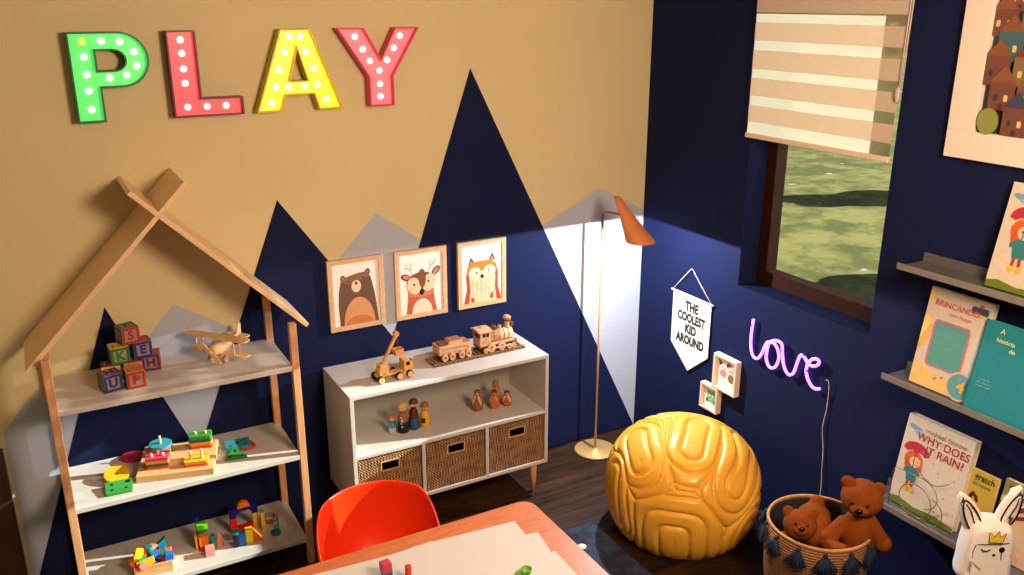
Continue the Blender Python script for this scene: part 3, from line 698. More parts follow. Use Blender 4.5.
flat('toy_plate', rrect(-.052, -.040, .052, .04, .006), Z2+.0125, .012, (48, 132, 150), -2.318, -.195, -6, 'blue wooden plate with holes lying on the red plate', holes=[(-.03, -.02, .006), (.03, -.02, .006), (0, .0, .010), (.03, .02, .006)])
flat('toy_triangle', [(-.046, -.022), (.046, -.022), (.040, -.008), (.008, .044), (-.008, .044), (-.040, -.008)], Z2+.0065, .012, (46, 124, 56), -2.345, -.280, -6, 'green wooden triangle with holes in front of the blue plate', holes=[(-.026, -.012, .006), (.026, -.012, .006), (0, .022, .007)], tilt=RX(math.radians(16)))

# ================= shelf 3 : building blocks =================
Z3 = .1342
bx = thing('block_box', 'open wooden box heaped with coloured building blocks', 'box', T(-2.725, -.275, Z3) @ RZ(math.radians(-6)))
mb = MB(); a_, b_, hh, t_ = .075, .068, .050, .006
mb.bb((-a_, -b_, 0), (a_, b_, t_)); mb.bb((-a_, -b_, t_), (a_, -b_+t_, hh)); mb.bb((-a_, b_-t_, t_), (a_, b_, hh)); mb.bb((-a_, -b_+t_, t_), (-a_+t_, b_-t_, hh)); mb.bb((a_-t_, -b_+t_, t_), (a_, b_-t_, hh))
obj('box_body', mb, M_pine, bx, bevel=.001)
BM = T(-2.725, -.275, Z3) @ RZ(math.radians(-6))
CN = {'red': (226, 26, 20), 'orange': (240, 120, 24), 'yellow': (246, 190, 30), 'green': (60, 170, 84), 'teal': (26, 132, 124), 'blue': (32, 108, 200), 'dark blue': (22, 34, 112), 'pink': (222, 150, 134), 'lime': (100, 200, 30)}
def bshape(kind):
    if kind == 'cube': return MB().bb((-.014, -.014, 0), (.014, .014, .028))
    if kind == 'plank': return MB().bb((-.030, -.013, 0), (.030, .013, .014))
    if kind == 'triangle': return MB().prism([(-.026, 0), (.026, 0), (.022, .034)], -.008, .008, frm((0, 0, 0), (1, 0, 0), (0, 0, 1)))
    if kind == 'cylinder': return MB().cyl((0, 0, 0), (0, 0, .032), .014, n=20)
    if kind == 'arch': 
        return MB().prism([(-.030, 0), (-.018, 0)]+circ(0, 0, .018, n=10, a0=PI, a1=0)[1:-1]+[(.018, 0), (.030, 0)]+circ(0, 0, .030, n=14, a0=0, a1=PI)[1:-1], -.010, .010, frm((0, 0, 0), (1, 0, 0), (0, 0, 1)))
heap = [('cylinder', 'red', -.040, .050, .050, 'at the back left of the heap', (80, 0, 20)), ('plank', 'yellow', -.052, .000, .056, 'standing at the left of the heap', (10, -6, 80)), ('cube', 'orange', -.066, -.012, .026, 'hanging over the left edge', (0, -20, 10)), ('triangle', 'teal', .030, .052, .052, 'sticking up at the back of the heap', (0, 0, 10)),
        ('cylinder', 'teal', -.012, .030, .038, 'in the middle of the heap', (0, 0, 0)), ('cube', 'blue', .008, -.016, .036, 'in the middle of the heap, above the yellow plank', (10, 5, 20)), ('cube', 'blue', .060, -.046, .040, 'at the front right corner of the box', (0, 8, 5)),
        ('plank', 'yellow', -.026, -.050, .046, 'across the front of the box', (8, -8, 8)), ('cylinder', 'red', -.058, -.052, .036, 'at the front left corner of the box', (60, 0, 40)), ('triangle', 'green', .018, -.006, .044, 'pointing up at the right of the heap', (40, 0, 30)), ('plank', 'dark blue', .028, -.034, .030, 'low in the front right of the heap', (0, 10, 30)),
        ('cube', 'pink', .002, .045, .036, 'behind the teal cylinder in the heap', (0, 0, 30)), ('plank', 'orange', .040, .010, .040, 'at the right side of the heap', (0, -5, -10)), ('cube', 'green', -.040, -.030, .034, 'beside the yellow plank in the heap', (0, 0, 12)), ('arch', 'red', .048, -.018, .036, 'at the right of the heap behind the blue cube', (80, 0, 10)), ('cube', 'blue', .040, .038, .032, 'under the teal triangle', (0, 0, 5))]
for kd, c, x, y, z, wh, r in heap:
    M = BM @ T(x*1.02, y, z+.004) @ Matrix.Scale(1.18, 4) @ RZ(math.radians(r[2])) @ RX(math.radians(r[0])) @ RY(math.radians(r[1]))
    o = obj('building_block', bshape(kd), paint(CN[c]), None, M, bevel=.001); tag(o, '%s %s block %s' % (c, kd, wh), 'block', 'blocks heaped in the wooden box')
def bb3(label, c, mb, x, y, z, rot=0, cat='block', extra=None):
    M = T(x, y, z) @ RZ(math.radians(rot))
    if extra is not None: M = M @ extra
    o = obj('building_block', mb, paint(c), None, M, bevel=.001); return tag(o, label, cat)
# tower
bb3('pink cube block in front of the little tower', CN['pink'], MB().bb((-.019, -.019, 0), (.019, .019, .038)), -2.500, -.308, Z3, -6)
bb3('red block at the foot of the little tower', CN['red'], MB().bb((-.016, -.016, 0), (.016, .016, .024)), -2.515, -.255, Z3, 10)
bb3('orange block standing on the red block of the tower', CN['orange'], MB().bb((-.019, -.016, 0), (.019, .016, .044)), -2.515, -.255, Z3+.0245, 4)
bb3('dark green block at the back of the little tower', (16, 84, 20), MB().bb((-.02, -.016, 0), (.02, .016, .086)), -2.512, -.218, Z3, 4)
bb3('lime green block at the top of the little tower', CN['lime'], MB().bb((-.022, -.02, 0), (.022, .02, .020)), -2.512, -.222, Z3+.0865, 4)
bb3('dark blue block perched behind the lime green block', CN['dark blue'], MB().cyl((0, 0, 0), (0, 0, .122), .009, n=16), -2.522, -.178, Z3)
bb3('thin yellow block at the left of the little tower', CN['yellow'], MB().bb((-.004, -.012, 0), (.004, .012, .07)), -2.543, -.240, Z3, 0)
bb3('slim teal block leaning on the right of the little tower', CN['teal'], MB().bb((-.009, -.012, 0), (.009, .012, .068)), -2.478, -.272, Z3, -6)
bb3('pink cone block right of the little tower', (206, 128, 104), MB().lathe([(.022, 0), (.020, .02), (.004, .062), (.001, .064)], None, 24), -2.452, -.255, Z3)
# arch bridge
bb3('red block under the left side of the arch bridge', CN['red'], MB().bb((-.014, -.014, 0), (.014, .014, .076)), -2.372, -.190, Z3, 0)
bb3('red plank block lying under the arch bridge', (206, 24, 20), MB().bb((-.034, -.014, 0), (.03, .014, .034)), -2.322, -.205, Z3, 6)
bb3('yellow pillar block under the right side of the arch bridge', CN['yellow'], MB().bb((-.011, -.011, 0), (.011, .011, .0765)), -2.275, -.185, Z3, 0)
bb3('dark blue arch block bridging the red and yellow pillars', (16, 20, 120), MB().prism([(-.062, 0), (-.036, 0), (-.034, .014), (-.022, .026), (0, .030), (.022, .026), (.034, .014), (.036, 0), (.062, 0), (.062, .044), (.030, .044), (.028, .040), (-.028, .040), (-.030, .044), (-.062, .044)], -.014, .014, frm((0, 0, 0), (1, 0, 0), (0, 0, 1))), -2.324, -.188, Z3+.077, 3)
bb3('orange half-round block on top of the dark blue arch', CN['orange'], MB().prism(circ(0, 0, .028, n=18, a0=0, a1=PI), -.012, .012, frm((0, 0, 0), (1, 0, 0), (0, 0, 1))), -2.322, -.188, Z3+.1175, 3)
# row in front
bb3('dark purple block at the left end of the leaning row', (40, 18, 70), MB().bb((-.010, -.014, 0), (.010, .014, .060)), -2.388, -.300, Z3, -10)
bb3('blue block second in the leaning row', CN['blue'], MB().bb((-.0155, -.014, 0), (.0155, .014, .062)), -2.360, -.300, Z3, -8)
bb3('yellow block third in the leaning row', (246, 226, 30), MB().bb((-.0155, -.014, 0), (.0155, .014, .068)), -2.328, -.296, Z3, -6)
bb3('orange triangle block at the right end of the leaning row', CN['orange'], MB().prism([(-.018, 0), (.026, 0), (-.018, .062)], -.013, .013, frm((0, 0, 0), (1, 0, 0), (0, 0, 1))), -2.293, -.296, Z3, -6)
bb3('teal disc block on top of the purple block', CN['teal'], MB().cyl((0, 0, 0), (0, 0, .012), .019, n=24), -2.383, -.297, Z3+.0605, 0)
bb3('yellow stick block standing right of the arch bridge', (222, 190, 40), MB().bb((-.008, -.008, 0), (.008, .008, .086)), -2.250, -.232, Z3, 0, extra=RX(-.10))
bb3('green cap block on top of the yellow stick', (60, 170, 40), MB().cyl((0, 0, 0), (0, 0, .010), .010, n=16), -2.250, -.2225, Z3+.0872)
mb = MB(); mb.tube([(0.031*math.cos(a), .031*math.sin(a), .0095) for a in [2*PI*i/32 for i in range(32)]], .0092, 10, closed=True)
bb3('dull pink ring lying at the right of the lower shelf', (160, 100, 100), mb, -2.208, -.165, Z3, cat='ring')
bb3('blue disc lying near the right front corner of the lower shelf', (30, 100, 160), MB().cyl((0, 0, 0), (0, 0, .014), .022, n=28), -2.210, -.292, Z3)
bb3('slim green stick standing behind the blue disc', (40, 160, 40), MB().bb((-.006, -.006, 0), (.006, .006, .060)), -2.192, -.258, Z3, 0)

# ================= cabinet top : crane truck =================
ZT = .7712
cr_ = thing('toy_crane_truck', 'wooden toy crane truck lifting a small box', 'toy truck', T(-1.618, -.290, ZT) @ RZ(math.radians(4)))
M_cr = mat('crane_wood', (226, 168, 92), .5, var=.15, scale=30)
obj('chassis', MB().bb((-.085, -.018, .022), (.085, .018, .034)), M_cr, cr_, bevel=.002)
mb = MB(); mb.bb((.045, -.026, .030), (.092, .026, .070)); mb.prism([(.045, .070), (.082, .070), (.074, .084), (.045, .084)], -.026, .026, frm((0, 0, 0), (1, 0, 0), (0, 0, 1)))
c = obj('cab', mb, M_cr, cr_, bevel=.003)
mb = MB(); mb.bb((.093, -.016, .056), (.0935, .016, .074)); mb.bb((.056, -.0268, .056), (.076, -.0262, .074)); obj('cab_window', mb, M_black, c)
for x in (-.074, .018, .070):
    for y in (-.034, .034):
        wh = obj('wheel', MB().cyl((x, y-.007, .0175), (x, y+.007, .0175), .0172, n=24), [M_black], cr_)
        s = -1 if y < 0 else 1; obj('hub', MB().cyl((x, y+s*.007, .0175), (x, y+s*.0095, .0175), .0145, n=20), M_cr, wh)
for x in (-.074, .018, .070): obj('axle', MB().cyl((x, -.03, .0175), (x, .03, .0175), .004, n=8), M_cr, cr_)
obj('turntable', MB().cyl((-.045, 0, .034), (-.045, 0, .044), .024, n=24), M_cr, cr_)
mb = MB(); mb.bb((-.070, -.022, .044), (-.030, -.010, .082)); mb.bb((-.070, .010, .044), (-.030, .022, .082)); mb.bb((-.074, -.020, .044), (-.066, .020, .066)); mb.bb((-.078, -.03, .034), (-.062, .03, .05)); obj('crane_housing', mb, M_cr, cr_, bevel=.002)
bo = math.radians(60)
obj('boom', MB().bb((0, -.0075, -.006), (.172, .0075, .006), T(-.060, 0, .060) @ RY(-bo)), M_cr, cr_, bevel=.0015)
bt = Vector((-.060+.169*math.cos(bo), 0, .060+.175*math.sin(bo)))
obj('boom_tip', MB().cyl((bt.x, -.012, bt.z), (bt.x, .012, bt.z), .011, n=16), M_cr, cr_)
hk = obj('string', MB().cyl((bt.x+.006, 0, bt.z-.008), (bt.x+.006, 0, bt.z-.072), .0012, n=6), paint((150, 30, 26)), cr_)
mb = MB(); bx0, bz0 = bt.x+.006, bt.z-.100
mb.bb((bx0-.022, -.018, bz0), (bx0+.022, .018, bz0+.003)); mb.bb((bx0-.022, -.018, bz0), (bx0-.019, .018, bz0+.026)); mb.bb((bx0+.019, -.018, bz0), (bx0+.022, .018, bz0+.026)); mb.bb((bx0-.022, -.018, bz0), (bx0+.022, -.015, bz0+.026)); mb.bb((bx0-.022, .015, bz0), (bx0+.022, .018, bz0+.026))
b_ = obj('bucket', mb, M_cr, cr_); obj('bucket_lining', MB().bb((bx0-.0185, -.0145, bz0+.003), (bx0+.0185, .0145, bz0+.020)), paint((216, 30, 26)), b_)

# ================= cabinet top : train =================
TA = math.radians(1.0)
TM = T(-1.158, -.222, ZT) @ RZ(TA)
trk = thing('toy_track', 'straight brown wooden toy track under the train', 'toy track', TM)
mb = MB()
for y in (-.042, .042): mb.bb((-.25, y-.007, .006), (.25, y+.007, .013))
obj('rail', mb, M_track, trk, bevel=.001)
mb = MB()
for k in range(24): mb.bb((-.245+k*.0213-.005, -.056, 0), (-.245+k*.0213+.005, .056, .006))
obj('sleepers', mb, M_track, trk)
def wheelset(t, xs, r, zr, mm=M_maple, wy=.042):
    for x in xs:
        for y in (-wy, wy):
            wh = obj('wheel', MB().cyl((x, y-.005, zr+r), (x, y+.005, zr+r), r, n=24), mm, t, bevel=.001)
            s = -1 if y < 0 else 1
            mb = MB(); mb.cyl((x, y+s*.005, zr+r), (x, y+s*.008, zr+r), r*.3, n=12)
            obj('hub', mb, M_walnut, wh)
ZR = .0135
tn = thing('toy_tender', 'wooden coal wagon behind the toy locomotive', 'toy train', TM @ T(-.128, 0, 0) @ Matrix.Diagonal((.98, 1.10, 1.24, 1)))
wheelset(tn, (-.062, -.022, .030, .066), .016, ZR)
obj('wagon_body', MB().bb((-.088, -.036, .036), (.085, .036, .072)).bb((-.03, -.022, .072), (.045, .022, .084)), M_maple, tn, bevel=.002)
obj('coal_load', MB().bb((-.078, -.028, .0725), (-.036, .028, .078)), M_walnut, tn, bevel=.002)
obj('hatch', MB().prism([(-.026, -.022), (.040, -.022), (.040, .022), (-.026, .022)], .0842, .0875), mat('hatch_wood', (160, 108, 74), .5), tn)
mb = MB(); mb.tube([(x, -.0366, .052+.008*s) for x, s in ((-.07, 0), (-.06, 1), (.06, 1), (.07, 0), (.06, -1), (-.06, -1))], .0008, 6, closed=True); obj('side_trim', mb, M_walnut, tn)
lo = thing('toy_locomotive', 'wooden toy steam locomotive with tall chimney on the track', 'toy train', TM @ T(.088, 0, 0) @ Matrix.Diagonal((.94, 1.08, 1.02, 1)))
wheelset(lo, (-.060, .080, .106), .0125, ZR); wheelset(lo, (-.026, .035), .023, ZR)
obj('frame', MB().bb((-.09, -.030, .034), (.118, .030, .046)), M_walnut, lo, bevel=.001)
obj('connecting_rod', MB().bb((-.03, -.0515, .032), (.09, -.0485, .038)), M_maple, lo)
mb = MB(); mb.cyl((-.03, 0, .080), (.112, 0, .080), .031, n=32); bl = obj('boiler', mb, M_maple, lo)
for x in (-.005, .028, .058, .085): obj('boiler_band', MB().cyl((x, 0, .080), (x+.003, 0, .080), .0322, n=32), M_walnut, bl)
obj('boiler_front', MB().cyl((.112, 0, .080), (.118, 0, .080), .024, .020, 24), M_maple, lo)
obj('running_board', MB().bb((-.03, -.044, .050), (.112, .044, .054)), M_maple, lo, bevel=.001)
mb = MB(); mb.bb((-.088, -.036, .046), (-.028, -.030, .118)); mb.bb((-.088, .030, .046), (-.028, .036, .118)); mb.bb((-.034, -.030, .046), (-.028, .030, .118)); mb.bb((-.088, -.030, .046), (-.082, .030, .080))
cbn = obj('cab', mb, M_maple, lo)
mb = MB()
for x in (-.066, -.045): mb.bb((x-.008, -.0368, .092), (x+.008, -.0362, .110))
obj('cab_window', mb, M_black, cbn)
mb = MB(); mb.tube([(-.056+.016*math.cos(a), -.0366, .070+.008*math.sin(a)) for a in [2*PI*i/16 for i in range(16)]], .0008, 5, closed=True); obj('cab_trim', mb, M_walnut, cbn)
mb = MB(); mb.prism([(-.044, .118), (.044, .118), (.044, .121), (.02, .130), (-.02, .130), (-.044, .121)], -.100, -.020, frm((0, 0, 0), (0, 1, 0), (0, 0, 1))); mb.cyl((-.06, 0, .128), (-.06, 0, .136), .012, .008, 16)
obj('cab_roof', mb, M_maple, lo)
obj('sand_dome', MB().lathe([(.012, .106), (.012, .118), (.015, .119), (.013, .127), (.003, .131)], T(.012, 0, 0), 20), M_walnut, lo)
obj('steam_dome', MB().lathe([(.009, .106), (.009, .120), (.006, .128), (.001, .130)], T(.047, 0, 0), 20), M_maple, lo)
obj('bell', MB().lathe([(.006, .106), (.006, .124), (.004, .128), (.001, .129)], T(.066, 0, 0), 16), M_walnut, lo)
ch_ = obj('chimney', MB().lathe([(.015, .104), (.013, .118), (.013, .140), (.021, .156), (.022, .160), (.015, .167), (.006, .168)], T(.092, 0, 0), 24), M_maple, lo)
obj('chimney_band', MB().lathe([(.0135, .140), (.0205, .153), (.0225, .153), (.016, .140)], T(.092, 0, 0), 24), M_walnut, ch_)
obj('headlamp', MB().bb((.112, -.009, .112), (.128, .009, .132)).cyl((.128, 0, .122), (.131, 0, .122), .007, n=14), M_walnut, lo)
obj('cow_catcher', MB().prism([(-.032, .0), (.032, .0), (.006, .034), (-.006, .034)], .016, .036, frm((.116, 0, 0), (0, -1, 0), (1, 0, 0))), M_walnut, lo)

# ================= middle shelf : peg dolls =================
ZM = .4742
M_skin = mat('doll_wood', (222, 170, 122), .5, var=.06)
def doll(x, y, h, r, bodies, hair, label, extra=None, rot=-35):
    t = thing('peg_doll', label, 'doll', T(x, y, ZM) @ RZ(math.radians(rot)), 'wooden peg dolls')
    hb = h-2*r*.86
    prof = [(r*.88, 0), (r, .004), (r*1.0, hb*.3), (r*.92, hb*.55), (r*.72, hb*.85), (r*.45, hb*1.0)]
    cuts = []
    mats = [paint(c) for c in bodies]
    mb = MB()
    if len(bodies) == 2: mb.lathe(prof, None, 24, mis=[1, 1, 1, 0, 0, 0][:len(prof)])
    else: mb.lathe(prof, None, 24)
    obj('body', mb, mats, t)
    hd = obj('head', MB().ell((0, 0, h-r*.82), r*.82), M_skin, t)
    if hair:
        mb = MB(); cz = h-r*.82; rs = []
        for k in range(9):
            th = (PI*.50)*k/8+.02; rs.append([Vector((r*.86*math.sin(th)*math.cos(a), r*.86*math.sin(th)*math.sin(a)+.001, cz+.0015+r*.86*math.cos(th))) for a in [2*PI*i/20 for i in range(20)]])
        mb.rings(rs); obj('hair', mb, paint(hair), t, RX(math.radians(0)))
    mb = MB()
    for s in (-1, 1): mb.ell((s*r*.28, -r*.78, h-r*.85), .0016, nu=8, nv=6)
    obj('eyes', mb, M_black, hd)
    if extra: extra(t, r, hb, h)
    return t
def snow(t, r, hb, h):
    mb = MB()
    for k in range(4): mb.ell((.002*(-1)**k, -r*.93+.0006*k, hb*(.35+.15*k)), .0042, nu=8, nv=6)
    obj('buttons', mb, paint((230, 224, 214)), t)
def hour(t, r, hb, h):
    mb = MB(); mb.prism([(-.008, -.012), (.008, -.012), (.002, 0), (.008, .012), (-.008, .012), (-.002, 0)], 0, .003, frm((0, -r*.985, hb*.48), (1, 0, 0), (0, 0, 1)))
    obj('emblem', mb, M_black, t)
doll(-1.622, -.262, .094, .0185, [(40, 130, 176), (176, 172, 166)], (186, 104, 48), 'smallest peg doll, in blue and grey, left end of the doll row')
doll(-1.570, -.268, .150, .0270, [(140, 88, 48), (20, 16, 16)], (214, 168, 66), 'tall blond peg doll in brown with white buttons', snow)
doll(-1.512, -.262, .154, .0260, [(82, 22, 18), (34, 84, 120)], (96, 60, 34), 'tall brown haired peg doll in dark red and blue', None)
doll(-1.456, -.262, .124, .0250, [(226, 170, 28)], (150, 92, 54), 'yellow peg doll with a black hourglass mark', hour)
def owl(x, y, h, r, label, c=(150, 82, 48), face=(222, 188, 150)):
    t = thing('wooden_figure', label, 'figurine', T(x, y, ZM) @ RZ(math.radians(-35)), 'carved wooden animal figures')
    prof = [(r*.7, 0), (r*.95, h*.06), (r, h*.25), (r*.9, h*.48), (r*.64, h*.72), (r*.55, h*.80), (r*.60, h*.88), (r*.48, h*.97), (r*.15, h)]
    obj('body', MB().lathe(prof, None, 24), mat('figure_'+label[:6]+str(c[0]), c, .45, var=.1, scale=40), t)
    mb = MB()
    for s in (-1, 1):   # pale wing panels either side of the breast
        a = [Vector((s*math.sin(q)*r*k, -math.cos(q)*r*k, h*z))*1.0+Vector((0, -.002, 0)) for q, z, k in ((.18, .74, .74), (.55, .80, .74), (1.0, .55, .93), (1.05, .28, 1.02), (.72, .36, 1.02), (.42, .55, 1.0))]
        f = mb._f([mb.bm.verts.new(p*1.0+Vector((0, -.001, 0))) for p in (a if s > 0 else a[::-1])])
    o = obj('pale_front', mb, paint(face), t); m_ = o.modifiers.new('s', 'SOLIDIFY'); m_.thickness = .002
    hd = obj('head', MB().ell((0, 0, h*.88), (r*.60, r*.58, r*.50)), mat('figure_cap', (92, 52, 34), .5, var=.1), t)
    obj('face', MB().ell((0, -r*.22, h*.86), (r*.44, r*.42, r*.36)), paint(face), hd)
    mb = MB(); mb.ell((0, -r*.62, h*.86), .003, nu=8, nv=6); obj('beak', mb, M_black, t)
    for s in (-1, 1): obj('ear', MB().ell((s*r*.36, 0, h*.96), (.005, .004, .005)), mat('figure_ear', (120, 70, 44), .5), t)
owl(-1.158, -.232, .108, .0285, 'dark wooden animal figure left of the other carved figures')
owl(-1.072, -.248, .092, .0275, 'small orange brown carved figure in front of the tall one', (186, 104, 56), (206, 140, 84))
owl(-1.036, -.196, .118, .026, 'tallest carved figure standing behind the orange brown one', (170, 110, 66), (196, 136, 84))
owl(-1.000, -.250, .074, .0265, 'short carved figure at the right end of the row', (176, 98, 60))

# ================= right wall : banner =================
RW = lambda y, z, x=-.001: frm((x, y, z), (0, -1, 0), (0, 0, 1))
bn = thing('wall_banner', 'white pennant banner with black lettering hanging from a cord', 'banner', RW(-.309, .948, -.010))
W_ = .300
mb = MB(); mb.prism([(0, 0), (0, -.292), (W_/2, -.418), (W_, -.292), (W_, 0)], 0, .002); bc = obj('cloth', mb, M_cloth, bn)
obj('rod', MB().cyl((-.014, 0, .003), (W_+.014, 0, .003), .006, n=12), mat('white_rod', (236, 228, 214), .5), bn)
obj('cord', MB().tube([(-.004, .002, .004), (.06, .072, .004), (.128, .145, .003), (.136, .150, .003), (.144, .146, .003), (.22, .075, .004), (W_+.004, .002, .004)], .0018, 8), mat('white_cord', (236, 232, 224), .8), bn)
for k, (s, sz, sx) in enumerate((('THE', .070, .86), ('COOLEST', .066, .80), ('KID', .066, .86), ('AROUND', .066, .82))):
    lettering(s, sz, M_black, bc, T(W_/2+.004, -.062-k*.0625, .0022), ext=.0003, bold=.0019*1.9, sx=sx*.92, sp=1.02)

# ================= small shadow-box frames =================
def sbox(y, z, W, H, label, shapes):
    t = thing('small_print', label, 'picture', RW(y, z), 'small box frames on the navy wall')
    b, d = .012, .034
    mb = MB(); mb.bb((0, 0, 0), (W, b, d)); mb.bb((0, H-b, 0), (W, H, d)); mb.bb((0, b, 0), (b, H-b, d)); mb.bb((W-b, b, 0), (W, H-b, d))
    obj('frame', mb, mat('blond_frame', (232, 214, 194), .5, var=.03), t, bevel=.001)
    art('print', [([(b, b), (W-b, b), (W-b, H-b), (b, H-b)], (240, 234, 228))]+[([(W*x, H*y_) for x, y_ in pl], c) for pl, c in shapes], t, T(0, 0, .015))
sbox(-.677, .532, .165, .188, 'small box frame with print of two pale cows, above the other', [
    (circ(.36, .60, .17, .17), (232, 224, 214)), ([(.18, .66), (.12, .86), (.32, .76)], (70, 70, 66)), ([(.46, .74), (.60, .86), (.56, .66)], (70, 70, 66)), (circ(.36, .48, .15, .11), (228, 140, 160)), (circ(.30, .48, .02), (150, 60, 80)), (circ(.42, .48, .02), (150, 60, 80)),
    (circ(.70, .60, .16, .16), (216, 210, 198)), (circ(.72, .42, .15, .12), (140, 116, 90)), ([(.60, .72), (.56, .88), (.70, .76)], (80, 80, 74)), ([(.8, .74), (.9, .84), (.86, .64)], (80, 80, 74)), (circ(.66, .63, .022), (30, 30, 30)), (circ(.77, .62, .022), (30, 30, 30)), (circ(.31, .65, .02), (30, 30, 30)), (circ(.43, .65, .02), (30, 30, 30))])
sbox(-.594, .388, .128, .140, 'smaller box frame with mint green animal print, just over the pouf', [
    (rrect(.30, .28, .76, .74, .08), (130, 196, 156)), ([(.32, .70), (.30, .84), (.44, .74)], (110, 176, 140)), ([(.62, .74), (.76, .84), (.74, .70)], (110, 176, 140)), (circ(.31, .34, .06, .09), (60, 70, 66)), (circ(.75, .34, .06, .09), (60, 70, 66)), (circ(.44, .56, .05), (214, 236, 220)), (circ(.62, .56, .05), (214, 236, 220)), (circ(.53, .42, .05, .03), (240, 230, 210))])

# ================= neon love =================
nl = thing('neon_sign', 'glowing purple neon sign spelling love in script', 'neon sign', RW(-.908, .781))
lp = [(-.902, .969), (-.899, .930), (-.897, .885), (-.900, .835), (-.914, .794), (-.938, .780), (-.962, .796), (-.980, .832), (-.994, .872), (-1.012, .892), (-1.006, .85), (-1.006, .804), (-1.028, .772), (-1.056, .775), (-1.075, .80), (-1.083, .84), (-1.072, .88), (-1.046, .899), (-1.022, .893), (-1.046, .911), (-1.080, .917), (-1.098, .905), (-1.101, .867), (-1.115, .816), (-1.136, .785), (-1.160, .779), (-1.180, .80), (-1.190, .838), (-1.200, .876), (-1.212, .897), (-1.232, .893), (-1.259, .870), (-1.291, .872), (-1.314, .892), (-1.309, .909), (-1.282, .904), (-1.258, .878), (-1.249, .840), (-1.261, .804), (-1.288, .776), (-1.313, .771), (-1.335, .781)]
pts = smooth_path([(-y-.90, z-.78, .016+(.004 if 15 < i < 22 else 0)) for i, (y, z) in enumerate(lp)], 3)
obj('neon_tube', MB().tube(pts, .0072, 10), mat('neon_purple', (215, 150, 255), .4, emis=(208, 128, 255), estr=1.9), nl)
mb = MB()
for x, z in ((.0, .16), (.112, .0), (.2, .1), (.36, .06), (.33, .124)): mb.cyl((x, z, 0), (x, z, .024), .004, n=8)
obj('standoffs', mb, mat('clear_mount', (60, 50, 90), .3), nl)
o = obj('power_cord', MB().tube(smooth_path([(-.006, -1.362, .828), (-.012, -1.380, .832), (-.010, -1.386, .80), (-.006, -1.384, .70), (-.008, -1.376, .60), (-.006, -1.392, .50), (-.008, -1.400, .40), (-.008, -1.408, .30), (-.01, -1.40, .12), (-.012, -1.38, .03)], 5), .0016, 8), mat('cord_white', (214, 196, 176), .6)); tag(o, 'thin pale power cord hanging down the navy wall to the toy basket', 'cord')

# ================= blind =================
bl_ = thing('zebra_blind', 'peach window blind with solid and sheer stripes', 'blind', RW(-.782, 1.828, -.040))
def sheer():
    m = bpy.data.materials.new('sheer_fabric'); m.use_nodes = True; n = m.node_tree; n.nodes.clear(); L = n.links.new
    o = n.nodes.new('ShaderNodeOutputMaterial'); a = n.nodes.new('ShaderNodeBsdfTransparent'); d = n.nodes.new('ShaderNodeBsdfDiffuse'); g = n.nodes.new('ShaderNodeBsdfGlossy'); x = n.nodes.new('ShaderNodeMixShader'); y = n.nodes.new('ShaderNodeMixShader')
    a.inputs[0].default_value = (.95, .92, .85, 1); d.inputs[0].default_value = srgb((150, 128, 94))+(1,); g.inputs[0].default_value = (.6, .55, .45, 1); g.inputs['Roughness'].default_value = .05
    x.inputs[0].default_value = .35; y.inputs[0].default_value = .45; L(d.outputs[0], y.inputs[1]); L(g.outputs[0], y.inputs[2]); tl = n.nodes.new('ShaderNodeBsdfTranslucent'); tl.inputs[0].default_value = (.9, .85, .75, 1); zz_ = n.nodes.new('ShaderNodeMixShader'); zz_.inputs[0].default_value = .5; L(y.outputs[0], zz_.inputs[1]); L(tl.outputs[0], zz_.inputs[2]); L(zz_.outputs[0], x.inputs[1]); L(a.outputs[0], x.inputs[2]); x.inputs[0].default_value = .5
    L(x.outputs[0], o.inputs[0]); return m
def solidfab():
    m = bpy.data.materials.new('blind_fabric'); m.use_nodes = True; n = m.node_tree; n.nodes.clear(); L = n.links.new
    o = n.nodes.new('ShaderNodeOutputMaterial'); d = n.nodes.new('ShaderNodeBsdfDiffuse'); t = n.nodes.new('ShaderNodeBsdfTranslucent'); a = n.nodes.new('ShaderNodeBsdfTransparent'); x = n.nodes.new('ShaderNodeMixShader'); y = n.nodes.new('ShaderNodeMixShader')
    tc = n.nodes.new('ShaderNodeTexCoord'); nz = n.nodes.new('ShaderNodeTexNoise'); nz.inputs['Scale'].default_value = 120; L(tc.outputs['Object'], nz.inputs['Vector'])
    cr = n.nodes.new('ShaderNodeValToRGB'); cr.color_ramp.elements[0].color = srgb((226, 212, 196))+(1,); cr.color_ramp.elements[1].color = srgb((236, 224, 210))+(1,); L(nz.outputs[0], cr.inputs[0]); L(cr.outputs[0], d.inputs[0])
    t.inputs[0].default_value = srgb((236, 220, 200))+(1,); x.inputs[0].default_value = .30; y.inputs[0].default_value = .06
    L(d.outputs[0], x.inputs[1]); L(t.outputs[0], x.inputs[2]); L(x.outputs[0], y.inputs[1]); L(a.outputs[0], y.inputs[2]); L(y.outputs[0], o.inputs[0]); return m
MS, MF = sheer(), solidfab(); BW = .776
sheers = [(1.846, 1.897), (1.969, 2.013), (2.089, 2.129), (2.209, 2.251), (2.327, 2.369), (2.447, 2.488), (2.566, 2.60)]
zz = 1.846-1.828
prev = None
for a, b in sheers:
    a -= 1.828; b -= 1.828
    if prev is not None: obj('solid_band', MB().bb((.004, prev, -.0006), (BW-.002, a, .0006)), MF, bl_)
    obj('sheer_band', MB().bb((.004, a, -.0004), (BW-.002, b, .0004)), MS, bl_); prev = b
obj('bottom_bar', MB().bb((0, -.004, -.008), (BW, .0185, .008)), mat('blind_bar', (232, 214, 196), .45, var=.02), bl_, bevel=.003)
obj('head_rail', MB().bb((-.01, .77, -.025), (BW+.01, .85, .03)), M_white, bl_, bevel=.003)
